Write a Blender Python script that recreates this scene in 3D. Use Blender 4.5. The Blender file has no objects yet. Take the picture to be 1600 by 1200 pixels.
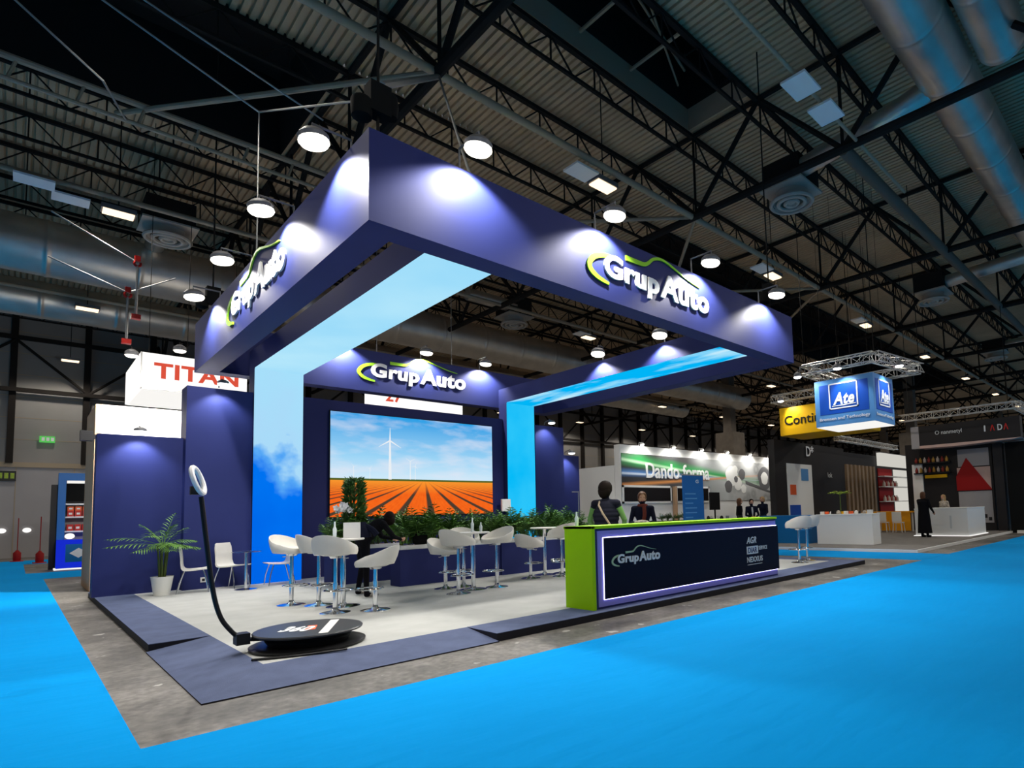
import bpy, math, random
from mathutils import Vector, Matrix
random.seed(7)
sc = bpy.context.scene
COL = sc.collection
PI = math.pi

# ------------------------------------------------------------------ camera
CX, CY, FPX = 950.2, 732.0, 913.5
yaw, pitch, roll = 0.792476762, 0.0751002999, -0.028764122
fw = Vector((math.sin(yaw)*math.cos(pitch), math.cos(yaw)*math.cos(pitch), math.sin(pitch)))
rt = fw.cross(Vector((0, 0, 1))).normalized()
up = rt.cross(fw)
c_, s_ = math.cos(roll), math.sin(roll)
rt, up = c_*rt + s_*up, c_*up - s_*rt
cam = bpy.data.cameras.new('camera'); camo = bpy.data.objects.new('camera', cam); COL.objects.link(camo)
camo.matrix_world = Matrix(((rt.x, up.x, -fw.x, 0), (rt.y, up.y, -fw.y, 0), (rt.z, up.z, -fw.z, 1.4), (0, 0, 0, 1)))
cam.sensor_width = 36; cam.sensor_fit = 'HORIZONTAL'
cam.lens = FPX*36/1600
cam.shift_x = (800-CX)/1600; cam.shift_y = (CY-600)/1600
cam.clip_end = 400
sc.camera = camo

# ------------------------------------------------------------------ world, exposure, light levels
w = bpy.data.worlds.new('world'); sc.world = w; w.use_nodes = True
w.node_tree.nodes['Background'].inputs[0].default_value = (0.95, 0.97, 1.0, 1)
w.node_tree.nodes['Background'].inputs[1].default_value = 0.10
sc.view_settings.view_transform = 'Standard'; sc.view_settings.look = 'None'
sc.view_settings.exposure = 0.0; sc.view_settings.gamma = 1.0
sc.view_settings.use_curve_mapping = False
HB = 640.0        # high-bay lamp power
FLOOD = 340.0     # canopy floodlight spot power
WASH = 60.0       # small wall-washer spot power

# ------------------------------------------------------------------ materials
def nodes(name):
    m = bpy.data.materials.new(name); m.use_nodes = True
    nt = m.node_tree; nt.nodes.clear()
    out = nt.nodes.new('ShaderNodeOutputMaterial')
    return m, nt, out
def N(nt, t, **kw):
    n = nt.nodes.new('ShaderNode'+t)
    for k, v in kw.items(): setattr(n, k, v)
    return n
def mat(name, col, rough=.5, metal=0, var=0, vscale=8, bump=0, bscale=200, spec=.22):
    m, nt, out = nodes(name)
    b = N(nt, 'BsdfPrincipled'); nt.links.new(b.outputs[0], out.inputs[0])
    b.inputs['Base Color'].default_value = (*col, 1); b.inputs['Roughness'].default_value = rough
    b.inputs['Metallic'].default_value = metal
    if spec is not None: b.inputs['Specular IOR Level'].default_value = spec
    if var or bump: tc = N(nt, 'TexCoord')
    if var:
        n = N(nt, 'TexNoise'); n.inputs['Scale'].default_value = vscale; n.inputs['Detail'].default_value = 5
        nt.links.new(tc.outputs['Object'], n.inputs['Vector'])
        r = N(nt, 'MapRange'); r.inputs[1].default_value = .3; r.inputs[2].default_value = .7
        r.inputs[3].default_value = 1-var; r.inputs[4].default_value = 1+var
        nt.links.new(n.outputs[0], r.inputs[0])
        mx = N(nt, 'VectorMath', operation='SCALE'); mx.inputs[0].default_value = col
        nt.links.new(r.outputs[0], mx.inputs['Scale']); nt.links.new(mx.outputs[0], b.inputs['Base Color'])
    if bump:
        n = N(nt, 'TexNoise'); n.inputs['Scale'].default_value = bscale; n.inputs['Detail'].default_value = 3
        nt.links.new(tc.outputs['Object'], n.inputs['Vector'])
        bp = N(nt, 'Bump'); bp.inputs['Strength'].default_value = bump; bp.inputs['Distance'].default_value = .02
        nt.links.new(n.outputs[0], bp.inputs['Height']); nt.links.new(bp.outputs[0], b.inputs['Normal'])
    return m
def emis(name, col, s):
    m, nt, out = nodes(name)
    e = N(nt, 'Emission'); e.inputs[0].default_value = (*col, 1); e.inputs[1].default_value = s
    nt.links.new(e.outputs[0], out.inputs[0]); return m
def ramp(nt, stops, interp='LINEAR'):
    r = N(nt, 'ValToRGB'); cr = r.color_ramp; cr.interpolation = interp
    while len(cr.elements) < len(stops): cr.elements.new(.5)
    for e, (p, c) in zip(cr.elements, stops): e.position = p; e.color = (*c, 1)
    return r
def math_(nt, op, a, b=None):
    n = N(nt, 'Math', operation=op)
    for i, v in enumerate((a, b)):
        if v is None: continue
        if hasattr(v, 'links'): nt.links.new(v, n.inputs[i])
        else: n.inputs[i].default_value = v
    return n.outputs[0]
def mixc(nt, f, a, b):
    n = N(nt, 'Mix', data_type='RGBA')
    if hasattr(f, 'links'): nt.links.new(f, n.inputs[0])
    else: n.inputs[0].default_value = f
    for i, v in ((6, a), (7, b)):
        if hasattr(v, 'links'): nt.links.new(v, n.inputs[i])
        else: n.inputs[i].default_value = (*v, 1)
    return n.outputs[2]

def concrete_mat():
    m, nt, out = nodes('hall concrete')
    b = N(nt, 'BsdfPrincipled'); nt.links.new(b.outputs[0], out.inputs[0]); b.inputs['Roughness'].default_value = .55
    tc = N(nt, 'TexCoord')
    n1 = N(nt, 'TexNoise'); n1.inputs['Scale'].default_value = .9; n1.inputs['Detail'].default_value = 8; n1.inputs['Roughness'].default_value = .65
    n2 = N(nt, 'TexNoise'); n2.inputs['Scale'].default_value = 14; n2.inputs['Detail'].default_value = 6
    n3 = N(nt, 'TexNoise'); n3.inputs['Scale'].default_value = 3.1; n3.inputs['Detail'].default_value = 4
    for n in (n1, n2, n3): nt.links.new(tc.outputs['Object'], n.inputs[0])
    r1 = ramp(nt, ((.36, (.055, .05, .044)), (.5, (.14, .13, .115)), (.66, (.25, .23, .21)))); nt.links.new(n1.outputs[0], r1.inputs[0])
    r2 = ramp(nt, ((.3, (.55, .55, .55)), (.7, (1.15, 1.15, 1.15)))); nt.links.new(n2.outputs[0], r2.inputs[0])
    mm = N(nt, 'Mix', data_type='RGBA', blend_type='MULTIPLY'); mm.inputs[0].default_value = 1
    nt.links.new(r1.outputs[0], mm.inputs[6]); nt.links.new(r2.outputs[0], mm.inputs[7])
    r3 = ramp(nt, ((.665, (0, 0, 0)), (.69, (1, 1, 1)))); nt.links.new(n3.outputs[0], r3.inputs[0])
    cc = mixc(nt, r3.outputs[0], mm.outputs[2], (.42, .40, .37))
    nt.links.new(cc, b.inputs['Base Color'])
    return m
def blue_carpet_mat():
    m, nt, out = nodes('blue aisle carpet')
    b = N(nt, 'BsdfPrincipled'); nt.links.new(b.outputs[0], out.inputs[0]); b.inputs['Roughness'].default_value = .9
    b.inputs['Specular IOR Level'].default_value = .04
    tc = N(nt, 'TexCoord')
    n = N(nt, 'TexNoise'); n.inputs['Scale'].default_value = .5; n.inputs['Detail'].default_value = 6
    nt.links.new(tc.outputs['Object'], n.inputs[0])
    r = ramp(nt, ((.3, (0, .29, .74)), (.7, (0, .325, .81)))); nt.links.new(n.outputs[0], r.inputs[0])
    nt.links.new(r.outputs[0], b.inputs['Base Color'])
    mp = N(nt, 'Mapping'); mp.inputs['Scale'].default_value = (1.2, 4.5, 1); mp.inputs['Rotation'].default_value = (0, 0, .5)
    nt.links.new(tc.outputs['Object'], mp.inputs[0])
    n2 = N(nt, 'TexNoise'); n2.inputs['Scale'].default_value = 1.3; n2.inputs['Detail'].default_value = 3
    nt.links.new(mp.outputs[0], n2.inputs[0])
    bp = N(nt, 'Bump'); bp.inputs['Strength'].default_value = .35; bp.inputs['Distance'].default_value = .06
    nt.links.new(n2.outputs[0], bp.inputs['Height']); nt.links.new(bp.outputs[0], b.inputs['Normal'])
    return m
def screen_mat():
    m, nt, out = nodes('tulip field video picture')
    tc = N(nt, 'TexCoord'); sp = N(nt, 'SeparateXYZ'); nt.links.new(tc.outputs['Object'], sp.inputs[0])
    x, z = sp.outputs[0], sp.outputs[2]
    # sky
    sk = ramp(nt, ((0, (.62, .82, .95)), (.35, (.33, .66, .92)), (1, (.02, .34, .78))))
    nt.links.new(math_(nt, 'DIVIDE', math_(nt, 'SUBTRACT', z, .93), 1.62), sk.inputs[0])
    mp = N(nt, 'Mapping'); mp.inputs['Scale'].default_value = (.5, 1, 1.7); mp.inputs['Rotation'].default_value = (0, .35, 0)
    nt.links.new(tc.outputs['Object'], mp.inputs[0])
    cl = N(nt, 'TexNoise'); cl.inputs['Scale'].default_value = 1.5; cl.inputs['Detail'].default_value = 6; nt.links.new(mp.outputs[0], cl.inputs[0])
    cr = ramp(nt, ((.46, (0, 0, 0)), (.75, (.8, .8, .8)))); nt.links.new(cl.outputs[0], cr.inputs[0])
    sky = mixc(nt, cr.outputs[0], sk.outputs[0], (.78, .80, .90))
    # rows
    dep = math_(nt, 'MAXIMUM', math_(nt, 'SUBTRACT', .955, z), .004)
    ang = math_(nt, 'DIVIDE', math_(nt, 'SUBTRACT', x, 2.43), dep)
    fr = math_(nt, 'FRACT', math_(nt, 'ADD', math_(nt, 'DIVIDE', math_(nt, 'SUBTRACT', ang, .21), .97), 100.5))
    dist = math_(nt, 'ABSOLUTE', math_(nt, 'SUBTRACT', fr, .5))
    dk = ramp(nt, ((.09, (1, 1, 1)), (.15, (0, 0, 0)))); nt.links.new(dist, dk.inputs[0])
    fine = math_(nt, 'FRACT', math_(nt, 'MULTIPLY', fr, 6))
    fz = N(nt, 'TexNoise'); fz.inputs['Scale'].default_value = 9; fz.inputs['Detail'].default_value = 4; nt.links.new(tc.outputs['Object'], fz.inputs[0])
    og = ramp(nt, ((.0, (.80, .09, .008)), (.5, (.94, .15, .012)), (1, (.97, .22, .02))))
    nt.links.new(math_(nt, 'ADD', math_(nt, 'MULTIPLY', fine, .14), math_(nt, 'MULTIPLY', fz.outputs[0], .55)), og.inputs[0])
    far = ramp(nt, ((.04, (1, 1, 1)), (.42, (0, 0, 0)))); nt.links.new(dep, far.inputs[0])
    ogf = mixc(nt, far.outputs[0], og.outputs[0], (.98, .33, .03))
    field = mixc(nt, math_(nt, 'MULTIPLY', dk.outputs[0], math_(nt, 'SUBTRACT', 1, far.outputs[0])), ogf, (.07, .045, .028))
    tr = math_(nt, 'GREATER_THAN', z, .885)
    field2 = mixc(nt, tr, field, (.09, .12, .02))
    pic = mixc(nt, math_(nt, 'GREATER_THAN', z, .935), field2, sky)
    e = N(nt, 'Emission'); e.inputs[1].default_value = 1.0
    nt.links.new(pic, e.inputs[0]); nt.links.new(e.outputs[0], out.inputs[0])
    return m
def led_mat(name, kind):
    m, nt, out = nodes(name)
    tc = N(nt, 'TexCoord'); sp = N(nt, 'SeparateXYZ'); nt.links.new(tc.outputs['Object'], sp.inputs[0])
    n = N(nt, 'TexNoise'); n.inputs['Detail'].default_value = 4
    mp = N(nt, 'Mapping'); nt.links.new(tc.outputs['Object'], mp.inputs[0]); nt.links.new(mp.outputs[0], n.inputs[0])
    if kind == 'left_col':
        n.inputs['Scale'].default_value = 1.1
        zz = math_(nt, 'ADD', math_(nt, 'DIVIDE', sp.outputs[2], 4.7), math_(nt, 'MULTIPLY', math_(nt, 'SUBTRACT', n.outputs[0], .5), .75))
        zz = math_(nt, 'ADD', zz, math_(nt, 'MULTIPLY', math_(nt, 'SUBTRACT', sp.outputs[0], .4), .12))
        r = ramp(nt, ((.0, (0, .13, .80)), (.47, (0, .17, .88)), (.58, (.10, .40, .92)), (.66, (.40, .70, .94)), (1, (.38, .74, .96))))
        nt.links.new(zz, r.inputs[0]); c = r.outputs[0]
    elif kind == 'left_beam':
        n.inputs['Scale'].default_value = .35
        r = ramp(nt, ((.3, (.30, .69, .95)), (.7, (.46, .80, .97)))); nt.links.new(n.outputs[0], r.inputs[0]); c = r.outputs[0]
    elif kind == 'right_beam':
        mp.inputs['Scale'].default_value = (1.6, .42, 1); mp.inputs['Rotation'].default_value = (0, 0, .25)
        n.inputs['Scale'].default_value = .9
        r = ramp(nt, ((.50, (0, .46, .92)), (.60, (.25, .68, .95)), (.72, (.6, .85, .97)))); nt.links.new(n.outputs[0], r.inputs[0]); c = r.outputs[0]
    else:
        n.inputs['Scale'].default_value = .6
        r = ramp(nt, ((.35, (0, .49, .94)), (.75, (.04, .60, .96)))); nt.links.new(n.outputs[0], r.inputs[0]); c = r.outputs[0]
    e = N(nt, 'Emission'); nt.links.new(c, e.inputs[0]); e.inputs[1].default_value = 1.0
    nt.links.new(e.outputs[0], out.inputs[0]); return m
def wood_mat(name, a, b, scale):
    m, nt, out = nodes(name)
    p = N(nt, 'BsdfPrincipled'); nt.links.new(p.outputs[0], out.inputs[0]); p.inputs['Roughness'].default_value = .5
    tc = N(nt, 'TexCoord'); mp = N(nt, 'Mapping'); mp.inputs['Scale'].default_value = scale
    n = N(nt, 'TexNoise'); n.inputs['Scale'].default_value = 3; n.inputs['Detail'].default_value = 5
    nt.links.new(tc.outputs['Object'], mp.inputs[0]); nt.links.new(mp.outputs[0], n.inputs[0])
    r = ramp(nt, ((.3, a), (.7, b))); nt.links.new(n.outputs[0], r.inputs[0]); nt.links.new(r.outputs[0], p.inputs['Base Color'])
    return m
def backdrop_mat():
    # printed wall graphic: dark left half with green, blue and orange light trails, grey machine photo at the right
    m, nt, out = nodes('speed trail wall print')
    p = N(nt, 'BsdfPrincipled'); nt.links.new(p.outputs[0], out.inputs[0]); p.inputs['Roughness'].default_value = .5
    tc = N(nt, 'TexCoord'); sp = N(nt, 'SeparateXYZ'); nt.links.new(tc.outputs['Object'], sp.inputs[0])
    x, z = sp.outputs[0], sp.outputs[2]
    base = ramp(nt, ((0, (.016, .016, .02)), (.36, (.07, .07, .075)), (.5, (.34, .36, .36)), (.62, (.5, .52, .52)), (1, (.36, .37, .38))))
    nt.links.new(math_(nt, 'DIVIDE', x, 11.6), base.inputs[0])
    c = base.outputs[0]
    def band(c, z0, slope, wid, colr, fade):
        d = math_(nt, 'ABSOLUTE', math_(nt, 'SUBTRACT', z, math_(nt, 'ADD', math_(nt, 'MULTIPLY', x, slope), z0)))
        wd = math_(nt, 'MAXIMUM', math_(nt, 'SUBTRACT', wid, math_(nt, 'MULTIPLY', x, fade)), .015)
        f = math_(nt, 'MAXIMUM', math_(nt, 'SUBTRACT', 1, math_(nt, 'DIVIDE', d, wd)), 0)
        return mixc(nt, f, c, colr)
    c = band(c, 1.66, -.075, .34, (.02, .36, .08), .012)
    c = band(c, 1.62, -.085, .10, (.55, .85, .55), .006)
    c = band(c, 1.12, -.015, .20, (.08, .25, .6), .02)
    c = band(c, 1.08, -.01, .07, (.75, .85, .95), .006)
    c = band(c, .62, .06, .12, (.75, .3, .08), .006)
    n = N(nt, 'TexVoronoi'); n.inputs['Scale'].default_value = 1.6; nt.links.new(tc.outputs['Object'], n.inputs[0])
    r = ramp(nt, ((.1, (.75, .75, .72)), (.35, (.2, .2, .2)), (.6, (.5, .5, .5)))); nt.links.new(n.outputs[0], r.inputs[0])
    mk = ramp(nt, ((.60, (0, 0, 0)), (.70, (.55, .55, .55)))); nt.links.new(math_(nt, 'DIVIDE', x, 11.6), mk.inputs[0])
    c = mixc(nt, mk.outputs[0], c, r.outputs[0])
    nt.links.new(c, p.inputs['Base Color'])
    return m

M = {}
M['concrete'] = concrete_mat(); M['blue'] = blue_carpet_mat()
M['navy'] = mat('navy painted board', (.019, .027, .130), .6, var=.06, vscale=1.2)
M['navy_dark'] = mat('dark navy board', (.016, .020, .105), .5)
M['navy_carpet'] = mat('greyish navy carpet', (.102, .125, .215), .95, var=.10, vscale=5, bump=.3, bscale=160, spec=.1)
M['grey_carpet'] = mat('light grey carpet', (.44, .445, .43), .95, var=.06, vscale=3, bump=.25, bscale=160, spec=.1)
M['black_edge'] = mat('black platform edge', (.012, .012, .018), .6)
M['green'] = mat('lime green laminate', (.31, .62, .002), .45, spec=.12)
M['counter_front'] = mat('dark navy panel', (.003, .0035, .016), .5, spec=.1)
M['lav'] = mat('lavender lit board', (.22, .21, .58), .5)
M['lav_hot'] = emis('bright lavender tube', (.62, .58, 1.0), 4)
M['white'] = mat('white plastic', (.80, .78, .74), .4)
M['white_board'] = mat('white panel board', (.84, .84, .82), .5)
M['white_letter'] = mat('white letters', (.85, .85, .85), .4)
M['grey_letter'] = mat('light grey letters', (.62, .65, .66), .4)
M['lime'] = mat('lime green swoosh', (.30, .62, .03), .4)
M['lime_grey'] = mat('grey green swoosh', (.35, .48, .30), .4)
M['leather'] = mat('off white leatherette', (.74, .71, .65), .45, var=.03, vscale=6)
M['chrome'] = mat('chrome', (.80, .81, .83), .12, 1)
M['black'] = mat('black plastic', (.012, .012, .013), .35)
M['black_matt'] = mat('matt black', (.010, .010, .010), .9, spec=.06)
M['disc'] = mat('dark turntable top', (.035, .037, .042), .35)
M['ring_glow'] = mat('white ring diffuser', (.85, .82, .80), .4)
M['pot'] = mat('white pot', (.78, .77, .72), .45)
M['leaf'] = mat('palm leaf green', (.125, .26, .05), .5, var=.35, vscale=14)
M['leaf_dark'] = mat('dark leaf green', (.07, .17, .035), .55, var=.45, vscale=16)
M['leaf_yellow'] = mat('yellow green leaf', (.30, .42, .05), .5, var=.2, vscale=10)
M['stem'] = mat('green brown stem', (.08, .11, .025), .6)
M['petal'] = mat('white petal', (.93, .91, .93), .5)
M['wine'] = mat('dark wine knit', (.14, .03, .02), .8)
M['soil'] = mat('dark soil', (.03, .022, .016), .95)
M['flood_body'] = mat('grey floodlight housing', (.18, .18, .19), .5, .4)
M['flood_lens'] = emis('floodlight lens', (1, .95, .84), 3)
M['wash_lens'] = emis('small spot lens', (.94, .96, 1), 9)
M['hb_lens'] = emis('warm high bay lamp', (1, .76, .50), 1.9)
M['vent'] = mat('beige grey vent metal', (.42, .37, .31), .5)
M['alu'] = mat('grey galvanised steel', (.36, .36, .35), .45, .6)
M['truss'] = mat('aluminium rigging truss', (.62, .60, .56), .35, .8)
M['steel_dark'] = mat('dark roof steel', (.020, .017, .015), .85, spec=.08)
M['steel_grey'] = mat('grey painted roof steel', (.36, .285, .20), .6)
M['steel_mid'] = mat('mid grey roof steel', (.13, .105, .08), .7)
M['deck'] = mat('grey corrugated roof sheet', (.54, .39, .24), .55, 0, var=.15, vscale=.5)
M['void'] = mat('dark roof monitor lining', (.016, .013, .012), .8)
M['duct'] = mat('galvanised spiral duct', (.62, .57, .50), .40, .85, var=.12, vscale=1.5)
M['wallpanel'] = mat('grey hall wall panel', (.27, .255, .24), .6, var=.06, vscale=.7)
M['wall_low'] = mat('light grey hall door panel', (.33, .315, .32), .55, var=.05, vscale=.7)
M['column'] = mat('concrete column', (.19, .16, .13), .8, var=.15, vscale=2)
M['exit'] = emis('green exit sign', (.10, .55, .10), .9)
M['red'] = mat('red lacquer', (.55, .02, .015), .4)
M['darkred'] = mat('deep red panel', (.30, .004, .004), .55)
M['orange'] = mat('orange red carton', (.8, .12, .03), .5)
M['blueprint'] = mat('mid blue board', (.01, .13, .42), .45)
M['bluewall'] = mat('bright blue board', (.006, .16, .44), .5)
M['ateblue'] = mat('saturated blue sign', (.006, .075, .44), .4)
M['atelight'] = mat('light blue sign edge', (.10, .30, .62), .4)
M['yellow'] = mat('amber yellow sign', (.92, .50, .004), .45)
M['yellow_table'] = mat('orange yellow table', (.85, .36, .01), .45)
M['sign_white'] = emis('backlit white sign', (1, .98, .95), 1.15)
M['sign_soft'] = emis('backlit white sign underside', (1, .98, .94), .95)
M['glow_shelf'] = emis('lit white shelf header', (1, .97, .88), .6)
M['red_letter'] = emis('red sign letters', (.75, .09, .05), .95)
M['blue_glow'] = emis('blue lit counter', (.01, .03, .72), .8)
M['brown'] = mat('brown wood edge', (.46, .29, .17), .55)
M['slat'] = wood_mat('light wood slat', (.20, .13, .07), (.32, .22, .13), (2, 2, .3))
M['dark_panel'] = mat('black exhibition panel', (.018, .016, .017), .5)
M['pink'] = mat('pale rose underside', (.55, .38, .33), .6)
M['grey_floor'] = mat('grey stand carpet', (.20, .185, .17), .9, var=.1, vscale=3)
M['skin'] = mat('skin', (.56, .31, .21), .5)
M['lip'] = mat('lips', (.42, .13, .11), .5)
M['hair_dark'] = mat('dark brown hair', (.014, .009, .007), .75, spec=.08)
M['hair_brown'] = mat('brown hair', (.12, .05, .022), .5)
M['hair_blond'] = mat('blond hair', (.42, .26, .12), .5)
M['hair_grey'] = mat('grey hair', (.30, .27, .24), .5)
M['vest'] = mat('dark quilted vest', (.016, .017, .030), .8, spec=.1)
M['sleeve'] = mat('green shirt', (.20, .42, .12), .8)
M['cloth_black'] = mat('black cloth', (.008, .008, .010), .9, spec=.05)
M['cloth_navy'] = mat('dark navy cloth', (.010, .012, .026), .9, spec=.06)
M['cloth_white'] = mat('white shirt', (.75, .75, .75), .8)
M['cloth_pattern'] = mat('pale patterned scarf', (.45, .40, .34), .8, var=.5, vscale=20)
M['shoe'] = mat('grey shoe', (.30, .27, .24), .6)
M['strap'] = mat('beige strap', (.55, .42, .30), .6)
M['eye'] = mat('dark eye', (.02, .015, .012), .2)
M['glass'] = mat('drinking glass', (.75, .82, .82), .1)
M['clear'] = mat('clear table glass', (.9, .97, .96), .05)
M['clear'].node_tree.nodes['Principled BSDF'].inputs['Transmission Weight'].default_value = 1.0
M['screen_pic'] = screen_mat()
M['turbine'] = emis('white turbine in picture', (.82, .86, .90), 1.0)
for k in ('left_col', 'left_beam', 'right_beam', 'right_col'): M[k] = led_mat('led '+k, k)
M['print'] = backdrop_mat()
M['tv'] = mat('dark tv screen', (.014, .012, .013), .2)
M['bottle_red'] = mat('dark red bottle', (.25, .03, .02), .3)
M['bottle_pale'] = mat('pale bottle', (.5, .42, .36), .3)
M['bottle_amber'] = mat('amber bottle', (.45, .24, .04), .3)

# ------------------------------------------------------------------ mesh builder
class B:
    def __init__(s): s.v = []; s.f = []; s.m = []; s.s = []; s.k = 0
    def face(s, idx, smooth=False): s.f.append(tuple(idx)); s.m.append(s.k); s.s.append(smooth)
    def add(s, pts): o = len(s.v); s.v += [tuple(p) for p in pts]; return o
    def quad(s, *p): o = s.add(p); s.face(range(o, o+len(p)))
    def box(s, x0, y0, z0, x1, y1, z1):
        o = s.add([(x, y, z) for z in (z0, z1) for x, y in ((x0, y0), (x1, y0), (x1, y1), (x0, y1))])
        for q in ((3, 2, 1, 0), (4, 5, 6, 7), (0, 1, 5, 4), (1, 2, 6, 5), (2, 3, 7, 6), (3, 0, 4, 7)): s.face([o+i for i in q])
        return s
    def loft(s, rings, smooth=True, cap=True):
        n = len(rings[0]); o = s.add([p for r in rings for p in r])
        for i in range(len(rings)-1):
            for j in range(n):
                s.face((o+i*n+j, o+i*n+(j+1) % n, o+(i+1)*n+(j+1) % n, o+(i+1)*n+j), smooth)
        if cap:
            s.face([o+n-1-j for j in range(n)]); e = o+(len(rings)-1)*n; s.face([e+j for j in range(n)])
        return s
    def tube(s, p, q, r, n=8, r2=None, smooth=True):
        p, q = Vector(p), Vector(q); d = (q-p).normalized()
        a = d.orthogonal().normalized(); b = d.cross(a); r2 = r if r2 is None else r2
        R = [[c+(a*math.cos(2*PI*j/n)+b*math.sin(2*PI*j/n))*rr for j in range(n)] for c, rr in ((p, r), (q, r2))]
        return s.loft(R, smooth)
    def path(s, pts, r, n=8, closed=False):
        P = [Vector(p) for p in pts]; rr = r if isinstance(r, (list, tuple)) else [r]*len(P)
        R = []; a = None
        for i, p in enumerate(P):
            if closed: t = P[(i+1) % len(P)]-P[i-1]
            else: t = P[min(i+1, len(P)-1)]-P[max(i-1, 0)]
            t.normalize()
            a = t.orthogonal() if a is None else a-t*a.dot(t)
            a.normalize(); b = t.cross(a)
            R.append([p+(a*math.cos(2*PI*j/n)+b*math.sin(2*PI*j/n))*rr[i] for j in range(n)])
        if closed: R.append(R[0])
        return s.loft(R, True, not closed)
    def lathe(s, prof, c=(0, 0, 0), n=24, smooth=True, cap=True):
        R = [[(c[0]+r*math.cos(2*PI*j/n), c[1]+r*math.sin(2*PI*j/n), c[2]+z) for j in range(n)] for r, z in prof]
        return s.loft(R, smooth, cap)
    def ell(s, c, r, n=14, m=8, rot=None):
        R = []
        for i in range(m+1):
            t = -PI/2+PI*i/m; k = max(math.cos(t), .02)
            ring = [Vector((r[0]*k*math.cos(2*PI*j/n), r[1]*k*math.sin(2*PI*j/n), r[2]*math.sin(t))) for j in range(n)]
            if rot: ring = [rot @ p for p in ring]
            R.append([Vector(c)+p for p in ring])
        return s.loft(R)
    def capsule(s, p, q, r1, r2, n=10):
        p, q = Vector(p), Vector(q); d = q-p
        d = d.normalized() if d.length > 1e-6 else Vector((0, 0, 1))
        a = d.orthogonal().normalized(); b = d.cross(a); R = []
        for t in (-1.5, -1.1, -.7, -.35, 0): R.append((p+d*math.sin(t)*r1, r1*math.cos(t)))
        for t in (0, .35, .7, 1.1, 1.5): R.append((q+d*math.sin(t)*r2, r2*math.cos(t)))
        return s.loft([[c+(a*math.cos(2*PI*j/n)+b*math.sin(2*PI*j/n))*rr for j in range(n)] for c, rr in R])
    def prism(s, poly, axis, a, b):
        # extrude 2-D polygon along axis (0: (y,z), 1: (x,z), 2: (x,y))
        def P(u, v, t): return ((t, u, v), (u, t, v), (u, v, t))[axis]
        o = s.add([P(u, v, a) for u, v in poly]+[P(u, v, b) for u, v in poly]); n = len(poly)
        s.face(list(range(o, o+n))[::-1]); s.face(range(o+n, o+2*n))
        for j in range(n): s.face((o+j, o+(j+1) % n, o+n+(j+1) % n, o+n+j))
        return s
def mk(name, b, mats, parent=None, loc=(0, 0, 0), rz=0, bevel=0):
    me = bpy.data.meshes.new(name); me.from_pydata(b.v, [], b.f)
    for m in (mats if isinstance(mats, (list, tuple)) else [mats]): me.materials.append(M[m] if isinstance(m, str) else m)
    me.polygons.foreach_set('material_index', b.m); me.polygons.foreach_set('use_smooth', b.s)
    me.validate(); me.update()
    if any(b.s):
        try: me.set_sharp_from_angle(angle=.75)
        except Exception: pass
    o = bpy.data.objects.new(name, me); COL.objects.link(o)
    o.location = loc; o.rotation_euler = (0, 0, rz)
    if parent: o.parent = parent
    if bevel:
        md = o.modifiers.new('bevel', 'BEVEL'); md.width = bevel; md.segments = 2; md.limit_method = 'ANGLE'
    return o
def tag(o, label, cat, group=None, kind=None):
    if label: o['label'] = label
    if cat: o['category'] = cat
    if group: o['group'] = group
    if kind: o['kind'] = kind
    return o
def thing(name, label, cat, loc=(0, 0, 0), rz=0, group=None):
    o = bpy.data.objects.new(name, None); COL.objects.link(o); o.empty_display_size = .2
    o.location = loc; o.rotation_euler = (0, 0, rz); return tag(o, label, cat, group)
def struct(o): o['kind'] = 'structure'; return o
def dup(root, loc, rz, label=None, group=None, scale=None):
    r = root.copy(); COL.objects.link(r); r.location = loc; r.rotation_euler = (0, 0, rz)
    if label: r['label'] = label
    if group: r['group'] = group
    if scale: r.scale = scale
    for ch in list(root.children):
        c = ch.copy(); COL.objects.link(c); c.parent = r
        for g in list(ch.children):
            d = g.copy(); COL.objects.link(d); d.parent = c
    return r
def box(name, m, dims, parent=None, bevel=0): return mk(name, B().box(*dims), m, parent, bevel=bevel)
def text(name, s, m, parent, O, U, V, Nn, w, h, depth=.03, bold=.0, shear=0, keep=False):
    """letters as one extruded mesh filling a w x h box whose lower left corner is O"""
    cu = bpy.data.curves.new('lettering', 'FONT'); cu.body = s; cu.size = 1; cu.extrude = .5; cu.offset = bold; cu.shear = shear
    cu.resolution_u = 4; cu.space_character = 1.0+bold*1.8
    t = bpy.data.objects.new('lettering', cu); COL.objects.link(t)
    dg = bpy.context.evaluated_depsgraph_get(); dg.update()
    me = bpy.data.meshes.new_from_object(t.evaluated_get(dg))
    bpy.data.objects.remove(t); bpy.data.curves.remove(cu)
    vs = [v.co.copy() for v in me.vertices]
    x0, x1 = min(v.x for v in vs), max(v.x for v in vs); y0, y1 = min(v.y for v in vs), max(v.y for v in vs)
    z0, z1 = min(v.z for v in vs), max(v.z for v in vs)
    O, U, V, Nn = Vector(O), Vector(U), Vector(V), Vector(Nn)
    sx, sy = w/(x1-x0), h/(y1-y0)
    for v, c in zip(me.vertices, vs):
        v.co = O+U*((c.x-x0)*sx)+V*((c.y-y0)*sy)+Nn*((c.z-z0)/(z1-z0)*depth)
    me.materials.clear(); me.materials.append(M[m]); me.name = name
    o = bpy.data.objects.new(name, me); COL.objects.link(o)
    if parent: o.parent = parent
    return o
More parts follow.
